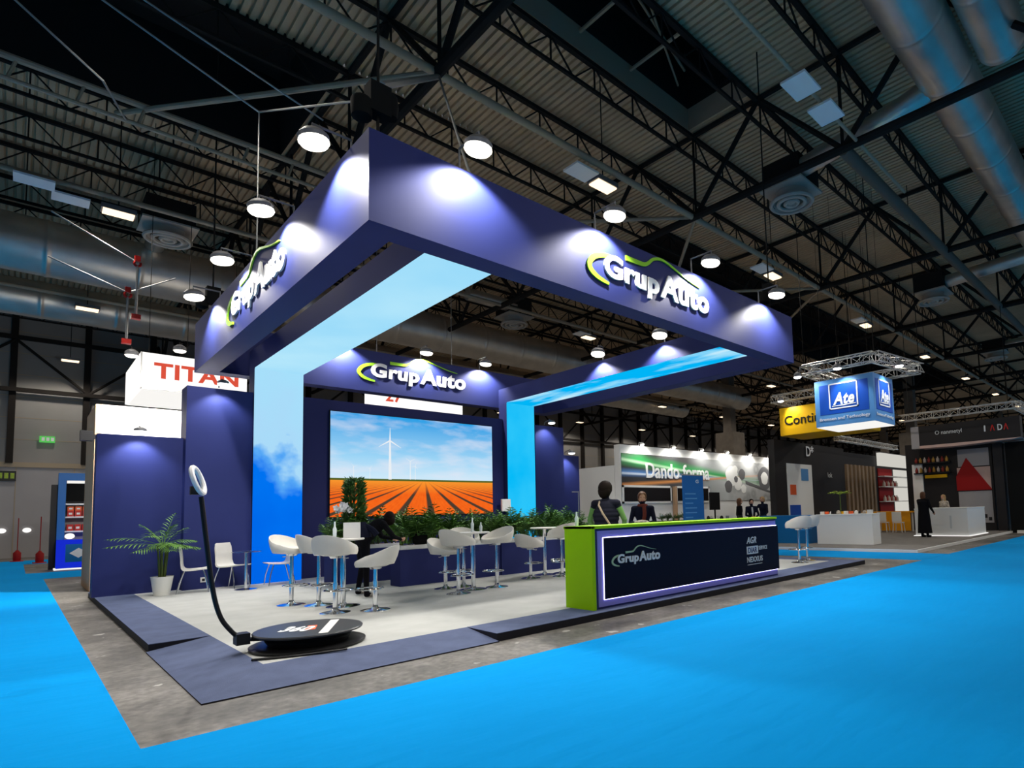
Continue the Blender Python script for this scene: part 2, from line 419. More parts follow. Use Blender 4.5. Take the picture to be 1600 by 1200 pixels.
def ribbon(pts, wid, O, U, V, Nn, d0, d1):
    """flat tapered band along 2-D points, extruded between offsets d0 and d1 along Nn"""
    O, U, V, Nn = Vector(O), Vector(U), Vector(V), Vector(Nn); b = B(); R = []
    P = [Vector(p) for p in pts]
    for i, p in enumerate(P):
        t = (P[min(i+1, len(P)-1)]-P[max(i-1, 0)]).normalized(); n = Vector((-t.y, t.x))*wid[i]/2
        q = [p+n, p-n]
        R.append([O+U*q[0].x+V*q[0].y+Nn*d0, O+U*q[0].x+V*q[0].y+Nn*d1, O+U*q[1].x+V*q[1].y+Nn*d1, O+U*q[1].x+V*q[1].y+Nn*d0])
    b.loft(R, False); return b
def smoothpts(pts, k=4):
    out = []
    for i in range(len(pts)-1):
        p0, p1, p2, p3 = pts[max(i-1, 0)], pts[i], pts[i+1], pts[min(i+2, len(pts)-1)]
        for j in range(k):
            t = j/k
            out.append(tuple(.5*((2*p1[a])+(-p0[a]+p2[a])*t+(2*p0[a]-5*p1[a]+4*p2[a]-p3[a])*t*t+(-p0[a]+3*p1[a]-3*p2[a]+p3[a])*t**3) for a in range(len(p1))))
    out.append(tuple(pts[-1])); return out
def spot(name, loc, target, power, angle, blend, col, parent=None, size=.08):
    l = bpy.data.lights.new(name, 'SPOT'); l.energy = power; l.spot_size = math.radians(angle); l.spot_blend = blend
    l.color = col; l.shadow_soft_size = size
    o = bpy.data.objects.new(name, l); COL.objects.link(o); o.location = loc
    d = Vector(target)-Vector(loc); o.rotation_euler = d.to_track_quat('-Z', 'Y').to_euler()
    if parent: o.parent = parent
    return o
X_, Y_, Z_ = Vector((1, 0, 0)), Vector((0, 1, 0)), Vector((0, 0, 1))

# ================================================================== THE HALL
b = B(); b.quad((-26, -14, 0), (112, -14, 0), (112, 42, 0), (-26, 42, 0)); struct(mk('floor', b, 'concrete'))
# roof sheet with troughs along Y, left open over the roof monitors
def deck_patch(b, x0, x1, y0, y1, z=12.55):
    n = int((x1-x0)/.19); s = (x1-x0)/n; P = []
    for i in range(n):
        a = x0+i*s
        P += [(a, z), (a+s*.62, z), (a+s*.68, z+.08), (a+s*.94, z+.08)]
    P.append((x1, z)); o = b.add([(x, y, zz) for x, zz in P for y in (y0, y1)])
    for i in range(len(P)-1): b.face((o+2*i, o+2*i+1, o+2*i+3, o+2*i+2))
b = B()
for r in ((-26, 112, -14, 7.5), (-26, 5.6, 7.5, 9.6), (13.5, 112, 7.5, 9.6), (-26, 112, 9.6, 14), (5.3, 18, 14, 19), (62, 112, 14, 19), (-26, 112, 19, 42)): deck_patch(b, *r)
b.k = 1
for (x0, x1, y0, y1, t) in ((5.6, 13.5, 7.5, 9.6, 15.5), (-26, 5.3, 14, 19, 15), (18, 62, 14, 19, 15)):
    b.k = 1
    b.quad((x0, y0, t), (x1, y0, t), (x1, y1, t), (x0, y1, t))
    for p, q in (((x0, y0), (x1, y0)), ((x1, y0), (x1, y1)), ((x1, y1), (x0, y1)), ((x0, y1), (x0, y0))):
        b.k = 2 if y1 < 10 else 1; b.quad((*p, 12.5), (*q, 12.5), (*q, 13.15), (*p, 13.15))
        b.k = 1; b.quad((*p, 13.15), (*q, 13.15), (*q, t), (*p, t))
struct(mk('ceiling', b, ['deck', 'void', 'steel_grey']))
# back wall: lower door band, upper panels with seams
b = B(); b.box(-26, 41.5, 4.75, 112, 41.8, 12.6); b.k = 1; b.box(-26, 41.4, 0, 112, 41.8, 4.75)
b.k = 2
for z in (5.9, 7.0, 8.1, 9.2, 10.3, 11.4): b.box(-26, 41.485, z, 112, 41.5, z+.03)
for i in range(64): b.box(-26+i*2.16, 41.385, 0, -26+i*2.16+.035, 41.4, 4.7)
b.box(-26, 41.33, 4.5, 112, 41.4, 4.75)
struct(mk('wall_back', b, ['wallpanel', 'wall_low', 'steel_grey']))
b = B(); b.box(112, -14, 0, 112.3, 41.5, 12.6); struct(mk('wall_right', b, 'wallpanel'))
post = struct(mk('trim', B().box(-.13, -.3, 4.7, .13, 0, 12.5), 'steel_dark', loc=(-.32-2.77*9, 41.48, 0)))
for i in range(1, 49):
    p = post.copy(); COL.objects.link(p); p.location.x = -.32+2.77*(i-9)
b = B()
for z in (8.25, 10.9): b.box(-26, 40.9, z, 112, 41.1, z+.2)
for i in range(25):
    x = -25.2+i*5.54; b.tube((x, 41, 8.4), (x+2.77, 41, 10.9), .07, 5); b.tube((x+2.77, 41, 10.9), (x+5.54, 41, 8.4), .07, 5)
struct(mk('beam', b, 'steel_dark'))
# roof joists along X
def joist(name, x0, x1):
    b = B(); zt, zb = 12.42, 11.75
    b.box(x0, -.06, zt-.05, x1, .06, zt+.05); b.box(x0, -.04, zb-.035, x1, .04, zb+.035)
    x = x0; k = 0
    while x < x1-.1:
        b.tube((x, 0, zb if k % 2 == 0 else zt), (x+.7, 0, zt if k % 2 == 0 else zb), .024, 4, smooth=False)
        if k % 2: b.tube((x, 0, zb), (x, 0, zt), .024, 4, smooth=False)
        x += .7; k += 1
    return struct(mk(name, b, 'steel_dark'))
j = joist('roof_beam', -26, 72); j.location.y = -3.3
for y in (-1.2, .95, 3.1, 5.3, 7.5, 9.65, 11.8, 14.0, 19.0, 21.2, 23.3, 25.5, 27.6, 31.9, 36.2, 40):
    q = j.copy(); COL.objects.link(q); q.location.y = y
q = joist('roof_beam', 5.4, 18); q.location.y = 16.2
# lattice girders along Y
b = B(); b.tube((0, -12, 10), (0, 41.3, 10), .11, 8); b.tube((0, -12, 12.45), (0, 41.3, 12.45), .08, 6)
ys = [.95-4.35*3+4.35*i for i in range(13)]
for y in ys:
    b.tube((0, y, 10), (0, y, 12.45), .04, 6)
    b.tube((0, y, 10), (0, y+2.17, 12.45), .075, 6); b.tube((0, y+2.17, 12.45), (0, y+4.35, 10), .075, 6)
g = struct(mk('roof_beam', b, 'steel_dark', loc=(5.47-8.3*3, 0, 0)))
for k in range(-2, 13):
    q = g.copy(); COL.objects.link(q); q.location.x = 5.47+8.3*k
# bottom chord tubes along X
def chord(y, x0, x1, r, m): return struct(mk('roof_beam', B().tube((x0, y, 10), (x1, y, 10), r, 10), m))
chord(9.75, -26, 110, .085, 'steel_grey'); chord(5.3, 13.8, 110, .15, 'steel_mid'); chord(19.4, -26, 110, .07, 'steel_grey')
chord(28.9, -26, 110, .07, 'steel_grey'); chord(4.94, 2, 17, .04, 'steel_grey')
b = B(); b.tube((-26, 14.75, 10.05), (5.4, 14.75, 10.05), .065, 8); b.tube((-26, 14.75, 9.62), (5.4, 14.75, 9.62), .045, 8)
x = -22.0
while x < 5.4: b.tube((x, 14.75, 9.62), (x+.12, 14.75, 10.05), .03, 5); x += .94
struct(mk('roof_beam', b, 'steel_grey'))
# diagonals in the deck plane seen inside the opening
b = B()
for x in (7.4, 9.2, 11.0): b.tube((x, 7.5, 13.0), (x, 9.6, 13.0), .05, 6)
b.tube((6, 7.6, 13.9), (13, 9.3, 13.9), .035, 6); b.tube((8.2, 7.6, 14.4), (12.8, 9.4, 13.4), .03, 6)
struct(mk('roof_beam', b, 'steel_grey'))
# bracing tubes around the node over the canopy corner
b = B(); b.tube((5.47, 9.7, 10), (1.2, 15.3, 10), .055, 8);
b.tube((13.8, 9.7, 10), (9.7, 14, 10), .055, 8); b.tube((13.8, 9.7, 10), (18, 14, 10), .055, 8); b.tube((22.1, 9.7, 10), (26.2, 14, 10), .055, 8)
b.tube((22.1, 9.7, 10), (18, 14, 10), .055, 8)
struct(mk('roof_beam', b, 'steel_grey'))
# columns with wider feet
def column(x, y):
    b = B(); b.box(x-.36, y-.36, 0, x+.36, y+.36, 12.5); b.box(x-.8, y-.8, 0, x+.8, y+.8, 7.3)
    return struct(mk('column', b, 'column'))
column(39, 25); column(52.6, 16); column(72, 25); column(86, 16)

# ducts
def duct(name, label, pts, r, seams=2.0, n=24):
    t = thing(name, label, 'air duct'); p, q = Vector(pts[0]), Vector(pts[-1]); L = (q-p).length; d = (q-p)/L
    P, rr, k = [p], [r], seams
    while k < L:
        for e, f in ((-.12, 1), (-.05, 1), (-.03, 1.02), (.03, 1.02), (.05, 1), (.12, 1)): P.append(p+d*(k+e)); rr.append(r*f)
        k += seams
    P.append(q); rr.append(r)
    mk('pipe', B().path(P, rr, n), 'duct', t)
    k = 3.0
    while k < L:
        c = p+d*k; mk('hanger_rod', B().tube(c+Z_*r*.95, (c.x, c.y, 12.5), .012, 4), 'steel_dark', t); k += 7
    return t
duct('air_duct', 'large shiny spiral duct under the roof at the upper left', [(-26, 24.4, 10), (40, 24.4, 10)], .85, 2.2)
duct('air_duct', 'slimmer shiny duct behind the large left one, above the hall wall', [(-26, 30.2, 10), (40, 30.2, 10)], .68, 2.2)
duct('air_duct', 'long silver duct crossing the upper right corner under the roof', [(4, 3.22, 11.2), (90, 3.22, 11.2)], .56, 2.1)
duct('air_duct', 'short wide silver duct with a closed end beside the upper right duct', [(4, 2.12, 11.25), (14.6, 2.12, 11.25)], .46, 2.1)
# vents
def vent(loc, rz, label, branch=None):
    t = thing('ceiling_vent', label, 'vent', loc, rz)
    mk('vent_box', B().box(-.6, -.55, .35, .6, .55, 1.05), 'steel_dark', t)
    mk('vent_plate', B().box(-.68, -.62, .3, .68, .62, .35), 'vent', t)
    mk('vent_cone', B().lathe([(.42, .3), (.42, .1), (.5, .02)], n=28, cap=False), 'vent', t)
    b = B()
    for r in (.56, .36, .17): b.path([(r*math.cos(2*PI*k/28), r*math.sin(2*PI*k/28), 0) for k in range(28)], .055, 6, True)
    b.lathe([(.1, 0), (.1, .04)], n=16)
    mk('diffuser', b, 'vent', t)
    if branch: mk('branch_pipe', B().path(branch, .26, 16), 'duct', t)
    return t
vent((15.2, 7.37, 10.0), 0, 'round ceiling diffuser with a branch pipe bending up to the upper right duct', smoothpts([(-.3, -.5, .7), (-.55, -2.2, .75), (-.6, -3.2, .85), (-.5, -3.9, 1.1)]))
vent((2.94, 21.2, 9.95), .0, 'round ceiling diffuser in front of the large left duct', [(0, .5, .7), (0, 2.6, .7)])
vent((15.6, 21.1, 10.0), .0, 'round ceiling diffuser seen through the canopy opening', [(-.2, -.3, .7), (-2.6, -.3, .7)])
vent((27.3, 7.1, 10.0), .0, 'diffuser box with a side pipe under the roof right of the canopy', [(0, -.5, .7), (0, -3.6, .9)])
vent((41.3, 7.6, 10.0), .0, 'small far diffuser box under the roof near the right edge', [(0, -.5, .7), (0, -4, .9)])
# high-bay lamps
def lamp_proto(name, lens):
    t = thing(name, 'high-bay', 'ceiling lamp')
    mk('housing', B().box(-.36, -.2, .04, .36, .2, .16), 'flood_body', t)
    mk('lens', B().box(-.32, -.17, 0, .32, .17, .04), lens, t)
    mk('suspension', B().tube((0, 0, .15), (0, 0, 2.92), .015, 5), 'steel_dark', t)
    spot('lamp_beam', (0, 0, -.02), (0, 0, -5), HB, 164, .3, (1, .93, .83), t, .25)
    return t
hb = lamp_proto('high_bay_lamp', 'hb_lens')
special = {(0, 1): 'glowing rectangular high-bay lamp high at the left, beside two unlit white panels',
           (1, 0): 'warm high-bay lamp just above the front fascia, beside a white square panel',
           (2, 0): 'warm high-bay lamp above the right end of the front fascia',
           (3, 0): 'warm high-bay lamp right of the canopy, the first in the row leading right',
           (4, 0): 'warm high-bay lamp behind the blue cube sign truss',
           (2, 1): 'warm high-bay lamp seen through the canopy opening beside a white panel',
           (0, 2): 'glowing high-bay lamp in front of the slim left duct',
           (0, 3): 'glowing high-bay lamp in front of the left hall wall girder'}
first = True
for ri, y in enumerate((9.95, 19.55, 29.1, 38.8)):
    for k in range(-1, 12):
        loc = (1.65+8.55*k, y, 9.62)
        lab = special.get((k, ri), 'unseen warm high-bay lamp added under the hall roof to light the front carpet'); grp = None if (k, ri) in special else 'distant high-bay lamps'
        if first: o = hb; o.location = loc; o['label'] = lab; first = False
        else: o = dup(hb, loc, 0, lab)
        if grp: o['group'] = grp
        elif 'group' in o: del o['group']
for y in (.2, -8.5):  # unseen rows carrying the lamp grid on, added to light the front carpet
    for k in range(-1, 10): dup(hb, (1.65+8.55*k, y, 9.62), 0, 'unseen warm high-bay lamp added under the hall roof to light the front carpet', 'distant high-bay lamps')
pn = tag(mk('ceiling_panel', B().box(-.36, -.26, 0, .36, .26, .05), 'white_board', loc=(9.45, 9.95, 9.7)), 'square white unlit panel beside the warm lamp above the front fascia', 'panel')
for (x, y, l) in ((18.0, 9.95, 'white unlit panel beside the warm lamp above the right end of the fascia'), (26.5, 9.95, 'white unlit panel beside the first warm lamp right of the canopy'),
                  (.72, 19.6, 'bright white unlit panel beside the glowing lamp high at the left'), (.05, 19.1, 'dimmer white unlit panel at the far left of the lamp row'),
                  (18.3, 19.5, 'white unlit panel beside the lamp seen through the canopy opening'), (10.86, 4.94, 'grey unlit panel on the thin roof rail, upper of two'), (12.03, 4.94, 'grey unlit panel on the thin roof rail, lower of two')):
    q = pn.copy(); COL.objects.link(q); q.location = (x, y, 9.7 if y != 4.94 else 9.85); q['label'] = l

# ================================================================== FLOOR COVERINGS
def carpet(name, poly, label):
    b = B(); b.prism(poly, 2, .001, .006); return tag(mk(name, b, 'blue'), label, 'carpet')
carpet('aisle_carpet', [(.6, -13), (110, -13), (110, 4.7), (40, 4.72), (.6, 4.78)], 'bright blue carpet of the front aisle in the foreground')
carpet('aisle_carpet', [(-25, -13), (.6, -13), (.60, 22.8), (2.8, 22.8), (2.8, 26.1), (.28, 26.1), (.28, 33), (2.5, 33), (2.5, 37), (-25, 37)], 'bright blue carpet of the left aisle beside the low navy wall')
carpet('aisle_carpet', [(15.8, 4.77), (18.0, 4.77), (18.0, 15.15), (15.8, 15.15)], 'blue carpet strip of the cross aisle behind the pair of stools')

# ================================================================== STAGE
SX0, SX1, SY0, SY1, SZ = 1.08, 14.3, 5.58, 15.9, .09
t = thing('stage_platform', 'low exhibition platform with light grey carpet and navy border', 'platform')
b = B(); b.box(SX0, 8.28, .0, SX1, SY1, SZ-.004); b.box(3.82, SY0, 0, SX1, 8.28, SZ-.004)
b.k = 1; b.quad((1.66, 6.2, SZ), (13.75, 6.2, SZ), (13.75, SY1, SZ), (1.66, SY1, SZ)); b.quad((1.66, 6.2, 0), (1.66, 6.2, SZ), (3.82, 6.2, SZ), (3.82, 6.2, 0))
mk('floor_carpet', b, ['black_edge', 'grey_carpet'], t)
b = B(); b.prism([(SX0, 8.28), (1.66, 8.28), (1.66, SY1), (SX0, SY1)], 2, SZ-.004, SZ+.002)
b.prism([(3.82, SY0), (SX1, SY0), (SX1, SY1), (13.75, SY1), (13.75, 6.2), (3.82, 6.2)], 2, SZ-.004, SZ+.002)
mk('border_carpet', b, 'navy_carpet', t)
# corner ramp sloping to the floor, its free edges a thin black line
b = B()
o = b.add([(SX0-.02, 8.28, .012), (1.66, 8.28, SZ), (1.66, 6.2, SZ), (SX0-.02, SY0-.04, .012), (3.82, 6.2, SZ), (3.82, SY0-.04, .012)])
b.face((o, o+3, o+2, o+1)); b.face((o+3, o+5, o+4, o+2))
b.k = 1
q = b.add([(SX0-.02, 8.28, .012), (SX0-.02, SY0-.04, .012), (3.82, SY0-.04, .012), (SX0-.02, 8.28, 0), (SX0-.02, SY0-.04, 0), (3.82, SY0-.04, 0)])
b.face((q, q+3, q+4, q+1)); b.face((q+1, q+4, q+5, q+2))
mk('corner_ramp', b, ['navy_carpet', 'black_edge'], t)

# ================================================================== CANOPY
CX0, CX1, CY0, CY1, CZ0, CZ1 = 2.69, 12.73, 6.33, 15.5, 4.77, 5.87
def logo(parent, O, U, Nn, sc_=1.0, d=.03, tm='white_letter', lm='lime', lm2='lime_grey', off=.004):
    """raised script sign: O is the lower-left of a 3.18 x .8 field"""
    U, Nn = Vector(U), Vector(Nn); O = Vector(O)+Nn*off
    text('sign_letters', 'Grup', tm, parent, O+U*.34*sc_-Z_*.01*sc_, U, Z_, Nn, 1.36*sc_, .50*sc_, d, bold=.036, shear=.05)
    text('sign_letters', 'Auto', tm, parent, O+U*1.73*sc_+Z_*.09*sc_, U, Z_, Nn, 1.46*sc_, .45*sc_, d, bold=.036, shear=.05)
    p = smoothpts([(.62, .44), (.38, .44), (.14, .36), (.02, .22), (.06, .11), (.22, .03), (.44, -.01)], 4)
    wd = [(.045+.05*math.sin(PI*i/(len(p)-1)))*sc_ for i in range(len(p))]
    mk('sign_swoosh', ribbon([(a*sc_, c*sc_) for a, c in p], wd, O, U, Z_, Nn, 0, d*.8), lm, parent)
    p = smoothpts([(.86, .545), (1.1, .55), (1.30, .56), (1.42, .61), (1.56, .72), (1.75, .78), (1.95, .77), (2.2, .71), (2.55, .62), (2.92, .56)], 4)
    wd = [(.085-.07*(i/(len(p)-1)))*sc_ for i in range(len(p))]
    mk('sign_roofline', ribbon([(a*sc_, c*sc_) for a, c in p], wd, O, U, Z_, Nn, 0, d*.8), lm2 if lm2 == lm else lm, parent)
can = thing('canopy_frame', 'suspended square navy canopy with raised white lettering and floodlit fascias', 'canopy')
def hollow(name, x0, y0, x1, y1): return mk(name, B().box(x0, y0, CZ0, x1, y1, CZ1), 'navy', can)
ff = hollow('front_fascia', CX0, CY0, CX1, CY0+.36)
lf = hollow('side_fascia', CX0, CY0+.36, CX0+.40, CY1)
rf = hollow('side_fascia', 12.30, CY0+.36, CX1, CY1)
bf = hollow('back_fascia', CX0+.40, CY1-.36, 12.30, CY1)
logo(ff, (6.1, CY0, 5.05), X_, -Y_); logo(lf, (CX0, 12.6, 5.05), -Y_, -X_, 1.07); logo(bf, (6.16, CY1-.36, 5.07), X_, -Y_)
# floodlights on arms
def flood(loc, aim, label, back, power=FLOOD):
    """loc: lens centre; aim: point on the fascia; back: mount point on the fascia top"""
    t = thing('floodlight', label, 'floodlight', loc)
    L = Vector(loc); A = Vector(aim)-L; bk = Vector(back)-L
    d = A.normalized(); h = Vector((d.x*.35, d.y*.35, -1)).normalized()
    up_ = -h; a = up_.orthogonal().normalized(); c = up_.cross(a)
    def ring(r, z): return [up_*z+(a*math.cos(2*PI*j/18)+c*math.sin(2*PI*j/18))*r for j in range(18)]
    mk('housing', B().loft([ring(.17, .0), ring(.175, .05), ring(.12, .11), ring(.05, .13)]), 'flood_body', t)
    mk('lens', B().loft([ring(.168, .005), ring(.175, -.025), ring(.15, -.06), ring(.09, -.08), ring(.02, -.088)]), 'flood_lens', t)
    mk('arm', B().path([up_*.13, up_*.2, (bk.x, bk.y, .2), bk], .016, 6), 'flood_body', t)
    spot('flood_beam', h*.10+d*.02, A, power, 134, .42, (1, .96, .90), t, .04)
    return t
for y, l in ((7.19, 'first from the front corner'), (9.36, 'second from the front corner'), (11.65, 'third from the front corner'), (13.94, 'last, at the rear end')):
    flood((2.35, y*.985, 5.92), (CX0, y*.985, 4.95), 'floodlight on an arm along the left canopy fascia, '+l, (CX0+.1, y*.985, 5.87))
for x, l in ((3.86, 'nearest the corner'), (6.28, 'above the letter G'), (8.81, 'above the last letters'), (11.24, 'nearest the right end')):
    flood((x*1.016, 5.99, 6.0), (x*1.016, CY0, 5.0), 'floodlight on an arm along the front canopy fascia, '+l, (x*1.016, CY0+.1, 5.87))
for x, l in ((5.75, 'left of the sign, half behind the light arch'), (7.95, 'above the middle of the sign'), (9.9, 'right of the sign')):
    flood((x, 14.86, 6.02), (x, CY1-.36, 5.1), 'floodlight lighting the rear canopy fascia, '+l, (x, CY1-.3, 5.87))

# ================================================================== LIGHT ARCHES
def arch(x0, x1, label, cm, bm):
    t = thing('light_arch', label, 'arch', (x0, 14.3, 0)); wv = x1-x0
    box('column', 'navy', (0, .02, SZ, wv, .42, CZ0+.46), t); mk('beam', B().box(0, 6.69-14.3, CZ0+.02, wv, .02, CZ0+.46), 'navy', t)
    b = B(); b.box(.0, -.0, 0, wv, .02, CZ0-SZ); mk('column_screen', b, cm, t, (0, 0, SZ))
    b = B(); b.box(.0, 6.7-14.3, -.0, wv, 0, .02); mk('beam_screen', b, bm, t, (0, 0, CZ0))
    return t
arch(3.58, 4.57, 'left arch with pale blue sky screens on its column and overhead beam', 'left_col', 'left_beam')
arch(10.26, 11.28, 'right arch with cyan cloud screens on its column and overhead beam', 'right_col', 'right_beam')
for y, l in ((10.22, 'rear of the two'), (8.22, 'front of the two')):
    flood((10.12, y, 5.38), (8.6, y, .1), 'bright floodlight on top of the right light arch, '+l, (10.3, y, 5.23), 430)

# ================================================================== BACK WALLS OF THE STAND
t = thing('screen_wall', 'navy back wall holding the large tulip video screen', 'wall panel')
box('wall_board', 'navy_dark', (4.58, 14.52, SZ, 10.25, 14.8, 4.3), t)
s = thing('video_screen', 'large video screen showing orange tulip rows and wind turbines', 'screen', (5.24, 14.50, 1.48))
mk('screen_case', B().box(-.02, -.02, -.02, 4.60, .02, 2.57), 'black', s)
pic = mk('picture', B().box(0, -.035, 0, 4.58, -.02, 2.55), 'screen_pic', s)
def turbine(x, z0, h, L, wv, a0):
    b = B(); y = -.037
    b.quad((x-wv, y, z0), (x+wv, y, z0), (x+wv*.5, y, z0+h), (x-wv*.5, y, z0+h))
    for k in range(3):
        a = a0+k*2*PI/3; d = Vector((math.cos(a), 0, math.sin(a))); n = Vector((-d.z, 0, d.x)); c = Vector((x, y, z0+h))
        b.quad(c-n*wv*.5, c+n*wv*.5, c+d*L+n*wv*.1, c+d*L-n*wv*.1)
    return b
mk('turbine', turbine(1.47, .92, 1.0, .34, .042, PI/2), 'turbine', pic)
mk('turbine', turbine(2.02, .93, .48, .16, .014, .5), 'turbine', pic); mk('turbine', turbine(2.16, .93, .36, .12, .01, 1.2), 'turbine', pic)
mk('turbine', turbine(.55, .93, .3, .1, .008, .2), 'turbine', pic); mk('turbine', turbine(.95, .93, .26, .1, .008, .9), 'turbine', pic)
def wallthing(label, dims, lamp, target):
    t = thing('partition_wall', label, 'partition'); box('board', 'navy', dims, t)
    return t
def washer(loc, aim, label):
    t = thing('wall_spotlight', label, 'spotlight', loc); A = Vector(aim)-Vector(loc)
    mk('housing', B().lathe([(.05, .08), (.1, .05), (.11, 0)], n=14), 'flood_body', t)
    mk('lens', B().lathe([(.105, 0), (.09, -.03), (.03, -.045)], n=14), 'wash_lens', t)
    mk('arm', B().path([(0, 0, .07), (0, .1, .12), (0, .34, .06), (0, .36, -.02)], .012, 6), 'flood_body', t)
    spot('wall_beam', (0, .03, -.07), A, WASH, 105, .6, (.90, .93, 1), t, .04)
    return t
wallthing('lower navy partition wall at the left end behind the potted palm', (1.04, 14.62, SZ, 2.40, 15.0, 3.18), None, None)
wallthing('taller navy partition wall behind the white chairs', (2.38, 14.36, SZ, 3.57, 14.9, 4.24), None, None)
wallthing('tall navy partition wall right of the cyan arch', (11.34, 14.34, SZ, 12.5, 14.7, 4.2), None, None)
wallthing('low navy partition wall at the right end beside the white side wall', (12.52, 14.62, SZ, 13.42, 15.0, 3.34), None, None)
washer((1.64, 14.26, 3.22), (1.64, 14.62, 2.5), 'small spotlight on top of the low left navy wall')
washer((2.93, 14.0, 4.28), (2.93, 14.36, 3.5), 'small spotlight on top of the taller left navy wall')
washer((11.72, 13.98, 4.25), (11.72, 14.34, 3.5), 'small spotlight on top of the tall right navy wall')
washer((12.78, 14.26, 3.38), (12.78, 14.62, 2.6), 'small spotlight on top of the low right navy wall')
b = B().box(2.68, 14.345, .22, 2.78, 14.36, .32); b.k = 1; b.box(2.705, 14.34, .245, 2.755, 14.346, .295)
tag(mk('power_socket', b, ['white', 'black']), 'small white power socket low on the taller navy wall', 'socket')

t = thing('wall_box', 'small white box fixed on the lower left edge of the cyan arch', 'box', (10.0, 14.3, 1.52))
mk('case', B().box(0, -.06, 0, .3, .02, .36), 'white_board', t, bevel=.01); mk('front_cover', B().box(.03, -.07, .03, .27, -.06, .33), 'white', t)
t = thing('floor_stand', 'slim grey pole stand with a short arm before the low right navy wall', 'stand', (12.43, 13.6, SZ))
mk('pole', B().tube((0, 0, .02), (0, 0, 2.0), .014, 8), 'alu', t); mk('arm', B().tube((0, 0, 1.98), (-.27, 0, 1.98), .014, 8), 'alu', t); mk('base', B().lathe([(.16, 0), (.16, .02), (.03, .04)], n=20), 'alu', t)

# ================================================================== COUNTER
ct = thing('bar_counter', 'long reception bar with lime green top and end and glowing navy front', 'counter', (5.5, 5.75, SZ))
mk('body', B().box(.04, .06, 0, 4.97, .54, 1.09), 'navy', ct)
mk('end_panel', B().box(-.02, .0, 0, .04, .56, 1.13), 'green', ct, bevel=.004)
mk('countertop', B().box(-.02, .0, 1.09, 5.0, .58, 1.13), 'green', ct, bevel=.004)
mk('front_frame', B().box(.04, .03, 0, 4.99, .06, 1.09), 'navy', ct)
b = B()   # soft lit tray around the front panel
for d in ((.10, .02, .98, 4.97, .03, 1.06), (.10, .02, .03, 4.97, .03, .12), (.10, .02, .12, .19, .03, .98)): b.box(*d)
mk('light_tray', b, 'lav', ct)
b = B()
for p, q in (((.2, .012, .965), (4.97, .012, .965)), ((.2, .012, .125), (4.97, .012, .125)), ((.2, .012, .125), (.2, .012, .965))): b.tube(p, q, .009, 6)
mk('light_tube', b, 'lav_hot', ct)
fp = mk('front_panel', B().box(.2, -.012, .13, 4.99, .012, .96), 'counter_front', ct)
logo(fp, (.34, -.012, .56), X_, -Y_, .325, .012, 'grey_letter', 'lime_grey', 'lime_grey', 0)
text('sign_letters', 'AGR', 'grey_letter', fp, (3.83, -.012, .67), X_, Z_, -Y_, .34, .12, .006, .02, .3)
b = B(); b.box(3.83, -.018, .48, 4.22, -.012, .62); mk('sign_plate', b, 'grey_letter', fp)
text('sign_letters', 'DIAR', 'navy_dark', fp, (3.87, -.018, .50), X_, Z_, -Y_, .31, .10, .003, .02)
text('sign_letters', 'SERVICE', 'grey_letter', fp, (4.25, -.012, .54), X_, Z_, -Y_, .30, .07, .006, .01)
text('sign_letters', 'NEXXUS', 'grey_letter', fp, (3.83, -.012, .33), X_, Z_, -Y_, .54, .10, .006, .02)
b = B(); b.box(3.84, -.016, .285, 4.35, -.012, .295); mk('sign_line', b, 'grey_letter', fp)

# ================================================================== STOOLS, TABLES, CHAIRS
def stool(seat_z=.78, rz=0):
    t = thing('bar_stool', 'stool', 'bar stool')
    # bucket shell: front is +X, back at -X
    b = B(); n = 28; R = []
    for j, (k, zf) in enumerate(((.12, 0), (.6, .01), (.86, .045), (1, .12), (1.05, .5), (1.04, .85), (1.0, 1.0), (.95, 1.0), (.93, .8), (.92, .45), (.86, .13), (.6, .07), (.12, .06))):
        ring = []
        for i in range(n):
            a = 2*PI*i/n
            hgt = .085+.225*(.5*(1-math.cos(a)))**1.35
            rx = .265 if math.cos(a) > 0 else .245+.05*zf; ry = .29
            z = hgt*zf if j > 2 else zf*.8
            if j in (10, 11, 12): z = .075+.03*(.5*(1-math.cos(a)))*(j == 10)
            ring.append((rx*k*math.cos(a)-.04*zf*(1 if j in (4, 5, 6, 7, 8) else 0)*(math.cos(a) < 0), ry*k*math.sin(a), seat_z+z))
        R.append(ring)
    b.loft(R); mk('seat_shell', b, 'leather', t)
    mk('pole', B().lathe([(.034, .03), (.034, .42), (.026, .42), (.026, seat_z-.03), (.07, seat_z-.03), (.09, seat_z+.002)], n=14), 'chrome', t)
    b = B(); b.path([(.09+.19*math.cos(x*PI/9), .19*math.sin(x*PI/9), .31) for x in range(18)], .012, 6, True); b.tube((0, 0, .31), (.1, 0, .31), .012, 6)
    mk('footrest', b, 'chrome', t)
    mk('base', B().lathe([(.205, 0), (.205, .008), (.17, .018), (.07, .03), (.04, .05), (.034, .08)], n=28), 'chrome', t)
    mk('lever', B().path([(0, -.03, seat_z-.02), (0, -.16, seat_z-.035), (0, -.19, seat_z-.03)], .006, 5), 'chrome', t)
    return t
s_high, s_low = stool(.80), stool(.62)
used = set()
def place(proto, x, y, rz, label, group):
    if proto.name not in used: used.add(proto.name); o = proto; o.location = (x, y, SZ); o.rotation_euler = (0, 0, rz); o['label'] = label
    else: o = dup(proto, (x, y, SZ), rz, label)
    o['group'] = group; return o
G = 'white bucket bar stools'
place(s_high, 3.10, 10.15, math.radians(-60), 'white bucket bar stool farthest left, in front of the blue column', G)
place(s_high, 3.24, 8.72, math.radians(40), 'white bucket bar stool right behind the turntable, its back to the camera', G)
